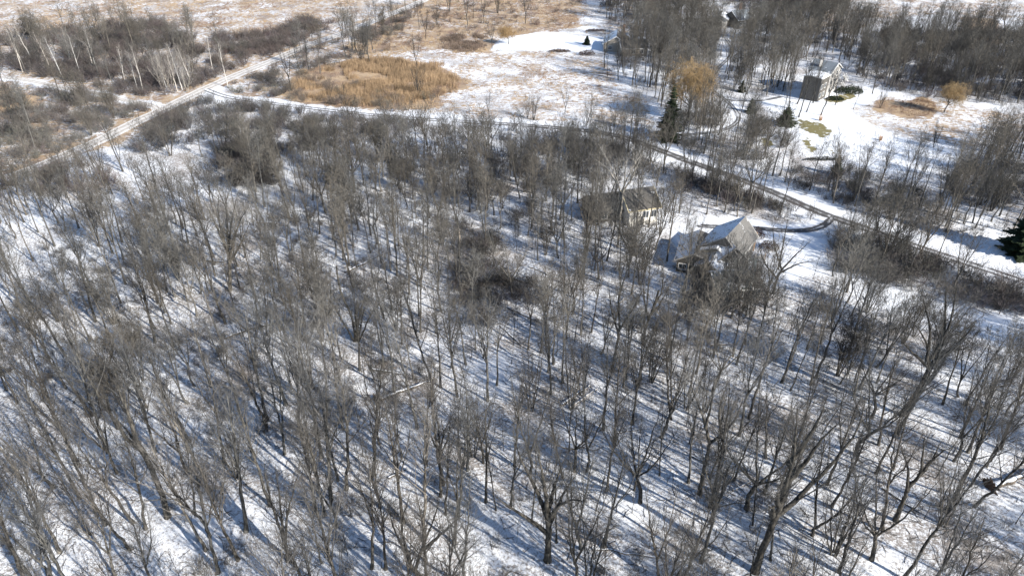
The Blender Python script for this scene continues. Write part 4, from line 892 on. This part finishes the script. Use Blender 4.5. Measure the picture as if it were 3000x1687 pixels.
# ------------------------------------------------------------------ houses
def surf(name, c1, c2, sc=2.0, rough=.8, sx=1, sy=1, sz=1, bump=0.0, snow=0.0):
    m = mat(name, c1, rough); t = NT(m); n = t.noise(sc, 4, .6, sx=sx, sy=sy, sz=sz); col = t.mix(t.step(n, .3, .7), c1, c2)
    if snow: col = t.mix(t.step(t.noise(.55, 4, .65), .66 - snow * .4, .74 - snow * .4), col, SNOW)
    t.l(col, t.b.inputs['Base Color'])
    if bump: t.bump(n, bump, .05)
    return m
HM = dict(snow=surf('roof_snow', (.16, .145, .125), (.22, .20, .175), 1.2, .75, bump=.4, snow=.72), shingle=surf('tan_shingle', (.118, .113, .106), (.17, .162, .15), 3, sz=3, bump=.5, snow=.12),
          dark=surf('brown_shingle', (.082, .077, .070), (.12, .112, .102), 2.5, sz=3, bump=.5, snow=.08), grey=surf('grey_shingle', (.13, .15, .17), (.19, .21, .23), 2.5, bump=.4, snow=.1),
          green=surf('greenish_roof', (.11, .13, .122), (.20, .22, .212), 1.6, .45, snow=.30), wgrey=surf('grey_siding', (.095, .088, .08), (.14, .13, .115), 1.2, sz=14), wdark=surf('dark_siding', (.055, .05, .045), (.085, .078, .07), 1.2, sz=14),
          wwhite=surf('white_siding', (.72, .69, .62), (.78, .75, .69), 1.0, sz=12), wpale=surf('pale_siding', (.40, .38, .355), (.48, .46, .43), 1.0, sx=8, sy=8), wtan=surf('tan_siding', (.30, .265, .22), (.37, .33, .28), 1.0, sz=10),
          stone=mat('weathered_trim', (.36, .345, .32), .7), trim=mat('white_trim', (.78, .77, .74), .5), ytrim=mat('cream_trim', (.68, .58, .36), .6), wood=surf('cedar', (.36, .22, .12), (.45, .29, .17), 2, sz=8), deck=surf('weathered_deck', (.40, .38, .35), (.52, .50, .47), 2, sx=6, snow=.3), brick=surf('chimney_brick', (.19, .12, .09), (.26, .17, .13), 5))
gm = mat('window_glass', (.03, .04, .05), .08); gm.node_tree.nodes['Principled BSDF'].inputs['Specular IOR Level'].default_value = .7; HM['glass'] = gm
FB = [(0, 3, 2, 1), (4, 5, 6, 7), (0, 1, 5, 4), (1, 2, 6, 5), (2, 3, 7, 6), (3, 0, 4, 7)]
class HP:                                    # polygons of one house part
    def __init__(s): s.v = []; s.f = []
    def hexa(s, low, high):                  # two rings of four points
        n = len(s.v); s.v += [tuple(map(float, p)) for p in low] + [tuple(map(float, p)) for p in high]; s.f += [tuple(i + n for i in f) for f in FB]
    def box(s, o, ax, ay, h_): o, ax, ay = map(np.array, (o, ax, ay)); low = [o, o + ax, o + ax + ay, o + ay]; s.hexa(low, [p + np.array((0, 0, h_)) for p in low])
    def slab(s, q, th): s.hexa([np.array(p) - np.array((0, 0, th)) for p in q], q)
    def poly(s, pts): n = len(s.v); s.v += [tuple(map(float, p)) for p in pts]; s.f.append(tuple(range(n, n + len(pts))))
    def beam(s, a, b, t):
        a, b = np.array(a, float), np.array(b, float); d = b - a; d /= np.linalg.norm(d); u = np.cross(d, (0, 0, 1)) if abs(d[2]) < .9 else np.array((1., 0, 0)); u = u / np.linalg.norm(u) * t / 2; w_ = np.cross(d, u)
        s.hexa([a - u - w_, a + u - w_, a + u + w_, a - u + w_], [b - u - w_, b + u - w_, b + u + w_, b - u + w_])
    def obj(s, name, m, parent):
        me = bpy.data.meshes.new(name); me.from_pydata(s.v, [], s.f); me.materials.append(m); me.update()
        import bmesh
        bm = bmesh.new(); bm.from_mesh(me); bmesh.ops.recalc_face_normals(bm, faces=bm.faces); bm.to_mesh(me); bm.free()
        return link(name, me, parent)
class House:
    def __init__(s, name, label, at): s.c = np.array((at[0], at[1], 0.0)); s.o = thing(name, label, 'house', tuple(s.c)); s.k = 0
    def wing(s, A, B, zr, wl, zl, wr, zr2, wall, rl, rr, trim='trim', oh=.45, z0=-.2):
        """gable volume with its ridge from A to B; left and right half widths and eave heights"""
        A = np.array((A[0], A[1], 0.)) - s.c; B = np.array((B[0], B[1], 0.)) - s.c; A[2] = B[2] = 0; d = (B - A) / np.linalg.norm(B - A); nl = np.array((-d[1], d[0], 0)); Z = np.array((0, 0, 1.))
        s.k += 1; e = .006 * s.k
        w_ = HP(); a = [A + nl * wl, A, A - nl * wr]; b = [B + nl * wl, B, B - nl * wr]; zz = (zl, zr - .06 - e, zr2)
        for en in (a, b): w_.poly([en[0] + Z * z0, en[2] + Z * z0, en[2] + Z * zr2, en[1] + Z * zz[1], en[0] + Z * zl])
        w_.poly([a[0] + Z * z0, b[0] + Z * z0, b[0] + Z * zl, a[0] + Z * zl]); w_.poly([a[2] + Z * z0, b[2] + Z * z0, b[2] + Z * zr2, a[2] + Z * zr2])
        w_.obj('wall', HM[wall], s.o)
        for sg, wd, ze, m_ in ((1, wl, zl, rl), (-1, wr, zr2, rr)):
            sl = (zr - ze) / wd; r = HP(); o0 = A - d * oh; o1 = B + d * oh; ed = nl * sg * (wd + oh); ze2 = ze - sl * oh + .16 + e
            q = [o0 + Z * (zr + .16 + e), o1 + Z * (zr + .16 + e), o1 + ed + Z * ze2, o0 + ed + Z * ze2]; r.slab(q, .20); r.obj('roof', HM[m_], s.o)
            f = HP()
            for u0, u1 in ((q[0] - d * .05, q[3] - d * .05), (q[1] + d * .05, q[2] + d * .05)): f.beam(u0 - Z * .13, u1 - Z * .13, .24 if m_ == 'snow' else .2)
            f.beam(q[3] + nl * sg * .07 - Z * .14 - d * .2, q[2] + nl * sg * .07 - Z * .14 + d * .2, .18); f.obj('fascia', HM[trim], s.o)
        return A, B, d, nl
    def window(s, p, along, out, z, w_, h_, trim='trim', name='window'):
        p = np.array((p[0], p[1], 0.)); along = np.array(along, float); out = np.array(out, float); Z = np.array((0, 0, 1.))
        f = HP(); t = .11; o0 = p - along * w_ / 2 + Z * z + out * .012
        f.box(o0 - along * t, along * t, out * .09, h_); f.box(o0 + along * w_, along * t, out * .09, h_); f.box(o0 - along * t - Z * t, along * (w_ + 2 * t), out * .11, t); f.box(o0 - along * t + Z * h_, along * (w_ + 2 * t), out * .10, t)
        if w_ > 1.1: f.box(o0 + along * (w_ / 2 - .035), along * .07, out * .08, h_)
        fr = f.obj(name, HM[trim], s.o); g_ = HP(); g_.box(o0, along * w_, out * .045, h_); g_.obj('pane', HM['glass'], fr)
    def chimney(s, x, y, w_, h_, m_='brick'):
        p = np.array((x, y, 0.)) - s.c; p[2] = -.2; k = HP(); k.box(p, (w_, 0, 0), (0, w_ * .8, 0), h_); k.box(p + (-.08, -.08, h_ - .05), (w_ + .16, 0, 0), (0, w_ * .8 + .16, 0), .14); ch = k.obj('chimney', HM[m_], s.o)
        k = HP(); k.box(p + (w_ * .25, w_ * .2, h_ + .1), (w_ * .5, 0, 0), (0, w_ * .4, 0), .3); k.obj('flue', HM['wdark'], ch)
pp = lambda x, y, z=0: P(x, y, z)[:2]
# the large grey house
hA = House('grey_house', 'large grey house with many snowy gable roofs among trees right of centre', pp(2120, 740))
A, B, d, nl = hA.wing(pp(2129, 693.5, 9), pp(2181.8, 637.6, 9), 9, 5.5, 5.0, 3.2, 5.6, 'wgrey', 'snow', 'shingle', 'stone')
for t in (2.0, 4.5, 7.0): hA.window((A + d * t - nl * 3.2)[:2], d, -nl, 1.2, 1.5, 1.4); hA.window((A + d * t - nl * 3.2)[:2], d, -nl, 3.7, 1.3, 1.2)
hA.window((A - nl * .2)[:2], nl, -d, 5.0, 2.2, 1.5)
A, B, d, nl = hA.wing(pp(2131, 699, 7.4), pp(2154, 724, 7.4), 7.4, 2.8, 4.8, 4.4, 4.2, 'wgrey', 'shingle', 'snow', 'stone')
hA.window((B + nl * .5)[:2], nl, d, 3.6, 1.8, 1.6); hA.window((B + nl * .3)[:2], nl, d, 1.0, 2.4, 1.8)
a = pp(2101, 724, 6.5); A, B, d, nl = hA.wing(a, a + np.array((3.0, 4.6)), 6.5, 3.3, 5.0, 2.0, 5.0, 'wdark', 'snow', 'snow')
for k in (-1.2, .3): hA.window((A - d * 0 - nl * k)[:2], nl, -d, 2.6, 1.2, 1.9)
a = pp(2080, 766, 5.2); A, B, d, nl = hA.wing(a, a + np.array((3.8, 5.6)), 5.2, 2.6, 3.6, 2.4, 3.6, 'wgrey', 'snow', 'snow')
hA.window(A[:2], nl, -d, 1.0, 1.8, 1.8)
A, B, d, nl = hA.wing(pp(2090, 797, 4.8), pp(2184, 792, 4.8), 4.8, 1.8, 3.8, 3.6, 2.9, 'wgrey', 'snow', 'green')
for t in (1.0, 2.9, 4.8, 6.7, 8.4): hA.window((A + d * t - nl * 3.6)[:2], d, -nl, .9, 1.35, 1.5)
k = HP(); q0 = A + d * 3.4 - nl * 1.0; sl = -(4.8 - 2.9) / 3.6
Zv = np.array((0, 0, 1.)); q = [q0 + Zv * (4.8 + .5 + sl * 1.0), q0 + d * 2.6 + Zv * (4.8 + .5 + sl * 1.0), q0 + d * 2.6 - nl * 1.7 + Zv * (4.8 + .5 + sl * 2.7), q0 - nl * 1.7 + Zv * (4.8 + .5 + sl * 2.7)]
k.slab(q, .3); sk = k.obj('skylight', HM['wdark'], hA.o); k = HP(); ins = [np.array(u) * .94 + sum(np.array(x_) for x_ in q) / 4 * .06 + Zv * .03 for u in q]; k.slab(ins, .05); k.obj('pane', HM['glass'], sk)
A, B, d, nl = hA.wing(pp(2034, 742, 5.2), pp(2050, 678, 5.2), 5.2, 3.3, 3.3, 2.0, 4.5, 'wdark', 'snow', 'dark', 'stone')
hA.window((A + nl * 2)[:2], nl, -d, .9, 1.6, 1.3)
a0 = np.array((*pp(2206, 757, 3.6), 0)) - hA.c; b0 = np.array((*pp(2194, 822, 3.6), 0)) - hA.c; a0[2] = b0[2] = 0; dd = (b0 - a0) / np.linalg.norm(b0 - a0); nn = np.array((-dd[1], dd[0], 0))
k = HP(); k.slab([a0 - nn * .9 + Zv * 3.7, b0 - nn * .9 + Zv * 3.5, b0 + nn * .9 + Zv * 3.5, a0 + nn * .9 + Zv * 3.7], .16); k.obj('porch_roof', HM['green'], hA.o)
for t in (0.15, 3.0, 6.0):
    for sg in (-.8, .8): k = HP(); k.box(a0 + dd * t + nn * sg + Zv * -.1, dd * .14, nn * .14, 3.55); k.obj('porch_post', HM['trim'], hA.o)
x, y = pp(2196, 735); hA.chimney(x, y, 1.0, 4.6, 'wood')
x, y = pp(2212, 748); k = HP(); k.box(np.array((x, y, .35)) - hA.c, dd * 3.4, nn * 2.2, .16); k.obj('deck', HM['deck'], hA.o)
k = HP(); q0 = np.array((x, y, .55)) - hA.c + nn * 2.1
for i in range(5): k.box(q0 + dd * (i * .8), dd * .08, nn * .08, .9)
k.box(q0 + Zv * .9, dd * 3.4, nn * .1, .07); k.obj('railing', HM['wood'], hA.o)
# the low house with the white wall
hB = House('white_walled_house', 'low house with dark brown roof and sunlit white front wall', pp(1860, 610))
A, B, d, nl = hB.wing(pp(1826, 558, 7.4), pp(1908, 547, 7.4), 7.4, 4.0, 4.4, 4.6, 4.5, 'wwhite', 'dark', 'dark', 'ytrim', .6)
L_ = np.linalg.norm((B - A)[:2])
for t in (.22, .58, .86): hB.window((A + d * L_ * t - nl * 4.6)[:2], d, -nl, 1.7, 1.4, 1.7)
k = HP(); p0 = A + d * L_ * .40 - nl * 4.6 - nl * .06; k.box(p0, d * 1.0, -nl * .06, 2.15); dr = k.obj('door', HM['wgrey'], hB.o); k = HP(); k.box(p0 + d * .85 - nl * .06 + Zv, d * .06, -nl * .08, .14); k.obj('handle', HM['wdark'], dr)
A, B, d, nl = hB.wing(pp(1722, 574, 5.6), pp(1823, 561, 5.6), 5.6, 3.6, 2.9, 4.0, 2.9, 'wdark', 'dark', 'dark', 'wdark', .5)
for t in (3, 7, 10): hB.window((A + d * t - nl * 4.0)[:2], d, -nl, .9, 1.5, 1.3)
# the tall pale house with decks
N = P(2417, 285); hC = House('pale_house', 'tall pale house with white railed decks beside the bright snowy lawn', N[:2])
Z3 = lambda x, y, z: np.array((x, y, z))
E_ = P(2446, 268); ax = (E_ - N); ax[2] = 0; W1 = np.linalg.norm(ax); ax /= W1; bk = np.array((-ax[1], ax[0], 0)); W1 = max(W1, 6.0)
A, B, d, nl = hC.wing((N + ax * W1 * .5)[:2], (N + ax * W1 * .5 + bk * 8)[:2], 11.2, W1 * .5, 8.8, W1 * .5, 8.8, 'wpale', 'grey', 'shingle', 'trim', .4)
for z in (1.2, 4.0, 6.6):
    for t in (.25, .7): hC.window((ax * W1 * t)[:2], ax, -bk, z, 1.3, 1.5)
    for t in (2.0, 5.0): hC.window((ax * W1 + bk * t)[:2], bk, ax, z, 1.3, 1.4)
A, B, d, nl = hC.wing((N - ax * 7.5 + bk * 3.2)[:2], (N - ax * .02 + bk * 3.2)[:2], 8.6, 3.2, 8.2, 3.2, 8.2, 'wgrey', 'snow', 'snow', 'trim', .3)
for z in (1.2, 4.2):
    for t in (1.6, 4.6): hC.window((A + d * t - nl * 3.2)[:2], d, -nl, z, 1.3, 1.5)
for lv, dep, z in ((0, 5.6, 2.9), (1, 3.4, 5.8)):
    o0 = ax * (W1 + .05) + bk * .6; k = HP(); k.box(o0 + Zv * z, ax * dep, bk * 6.0, .22); dk = k.obj('deck', HM['deck'], hC.o)
    k = HP()
    for i in range(9): k.box(o0 + ax * (dep - .1) + bk * (i * .74) + Zv * (z + .22), ax * .07, bk * .07, 1.0)
    for i in range(6): k.box(o0 + ax * (i * dep / 6) + Zv * (z + .22), ax * .07, bk * .07, 1.0)
    for zz in (.5, 1.18): k.box(o0 + ax * (dep - .12) + Zv * (z + zz), ax * .12, bk * 6.0, .10); k.box(o0 + Zv * (z + zz + .003), ax * dep, bk * .11, .10)
    k.obj('railing', HM['trim'], dk)
    for i in (0, 1, 2): k = HP(); k.box(o0 + ax * (dep - .35) + bk * (.1 + i * 2.7), ax * .2, bk * .2, z); k.obj('post', HM['trim'], dk)
for s_, (b0, z0, z1) in enumerate(((-.9, 0.0, 3.0), (-2.0, 2.9, 5.9))):
    k = HP(); n = 11; s0 = ax * (W1 + 6.5 - 1.2 * s_) + bk * (b0 + .9)
    for i in range(n): k.box(s0 - ax * (i * .42) + Zv * (z0 + (z1 - z0) * i / n), ax * .44, -bk * .95, .08)
    for u in (0, -.95): k.beam(s0 + bk * u + Zv * (z0 + .95), s0 + bk * u - ax * (n * .42) + Zv * (z1 + .95), .14); k.beam(s0 + bk * u + Zv * (z0 - .02), s0 + bk * u - ax * (n * .42) + Zv * (z1 - .02), .2)
    k.obj('stair', HM['trim'], hC.o)
hC.chimney(*(N + ax * 1.2 + bk * 5)[:2], 1.0, 12.2, 'wpale')
# houses at the top
hD = House('blue_roofed_house', 'distant house with blue grey roof at the top among bare trees', pp(2170, 66))
A, B, d, nl = hD.wing(pp(2146, 33, 7.4), pp(2196, 27, 7.4), 7.4, 5.0, 4.2, 5.4, 4.2, 'wgrey', 'grey', 'grey')
L_ = np.linalg.norm((B - A)[:2])
for t in (.15, .4, .65, .88): hD.window((A + d * L_ * t - nl * 5.4)[:2], d, -nl, 1.4, 1.6, 1.5)
a = pp(2112, 45, 6.0); A, B, d, nl = hD.wing(a, a + np.array((3.0, 9.0)), 6.0, 3.4, 4.2, 3.4, 4.2, 'wwhite', 'snow', 'snow')
hD.window(A[:2], nl, -d, 1.2, 1.8, 1.5)
a = pp(2196, 34, 7.0); A, B, d, nl = hD.wing(a, a + np.array((3.0, 8.0)), 7.0, 4.0, 4.4, 4.0, 4.4, 'wtan', 'grey', 'shingle')
hD.window(A[:2], nl, -d, 1.4, 2.0, 1.6); hD.chimney(*pp(2160, 62), 1.2, 8.6)
hE = House('tan_house', 'distant tan house with gable roof beside the far white lawn', pp(1815, 134))
a = pp(1806, 108, 6.6); A, B, d, nl = hE.wing(a, a + np.array((2.0, 12.0)), 6.6, 5.2, 3.6, 5.2, 3.6, 'wtan', 'snow', 'dark')
for t in (-2.4, 2.4): hE.window((A + nl * t)[:2], nl, -d, 1.1, 1.5, 1.4)
for t in (2.5, 6, 9.5): hE.window((A + d * t + nl * 5.2)[:2], d, nl, 1.1, 1.4, 1.3)
a = pp(1818, 118, 5.8); A, B, d, nl = hE.wing(a, a + np.array((11.0, 1.0)), 5.8, 4.2, 3.4, 4.2, 3.4, 'wtan', 'dark', 'dark')
for t in (5.0, 8.5): hE.window((A + d * t - nl * 4.2)[:2], d, -nl, 1.1, 1.5, 1.4)
hE.chimney(*pp(1822, 126), 1.1, 8.0)

# ------------------------------------------------------------------ labels of the bare trees: look, place and rank
ORD = ['first', 'second', 'third', 'fourth', 'fifth', 'sixth', 'seventh', 'eighth', 'ninth', 'tenth', 'eleventh', 'twelfth', 'thirteenth', 'fourteenth', 'fifteenth', 'sixteenth', 'seventeenth', 'eighteenth', 'nineteenth', 'twentieth', 'twenty first', 'twenty second', 'twenty third', 'twenty fourth', 'twenty fifth', 'twenty sixth', 'twenty seventh', 'twenty eighth', 'twenty ninth', 'thirtieth']
LOOK = {'slender': 'straight trunked bare tree', 'pole': 'thin young bare tree', 'forked': 'forked bare tree', 'vase': 'many stemmed bare tree', 'spreading': 'broad low crowned bare tree'}
def zone(px, py):
    cx = min(5, max(0, int(px // 500))); col = ['far left', 'left', 'left of centre', 'right of centre', 'right', 'far right'][cx]
    if py < 175: return 'on the tan marsh' if px < 1700 else 'at the top right wood edge'
    if py < 440: return ('beside the golden reeds' if px < 1300 else 'along the snowy meadow') if px < 1960 else 'around the pale house lawn'
    if py < 780: return 'in the upper wood, ' + col
    if py < 1100: return 'in the middle wood, ' + col
    if py < 1400: return 'in the lower wood, ' + col
    if py < 1690: return 'by the bottom edge, ' + col
    return 'rooted below the bottom edge, ' + col
grp = {}
for o in BARE:
    if '_hero' in o: o['group'] = 'bare trees of the snowy wood'; del o['_hero']; continue
    px, py = PX(o.location.x, o.location.y); kd = o['_kind']
    grp.setdefault((zone(px, py), kd), []).append((px, o))
for (zn, kd), L in grp.items():
    L.sort(key=lambda t: t[0])
    for i, (px, o) in enumerate(L):
        lk = LOOK[kd]
        lb = '%s %s, %s' % ('only' if len(L) == 1 else 'leftmost' if i == 0 else 'rightmost' if i == len(L) - 1 else ORD[min(i, 29)], lk, zn) + (' counting rightwards' if 0 < i < len(L) - 1 else '')
        tag(o, lb, 'tree', 'bare trees of the snowy wood')
for o in list(C.objects):
    for k in ('_kind', '_h', '_hero'):
        if k in o: del o[k]
print('objects', len(C.objects), 'bare', len(BARE), 'far', len(far), 'shrubs', len(SH), 'grass', len(GR), 'reeds', len(RE))
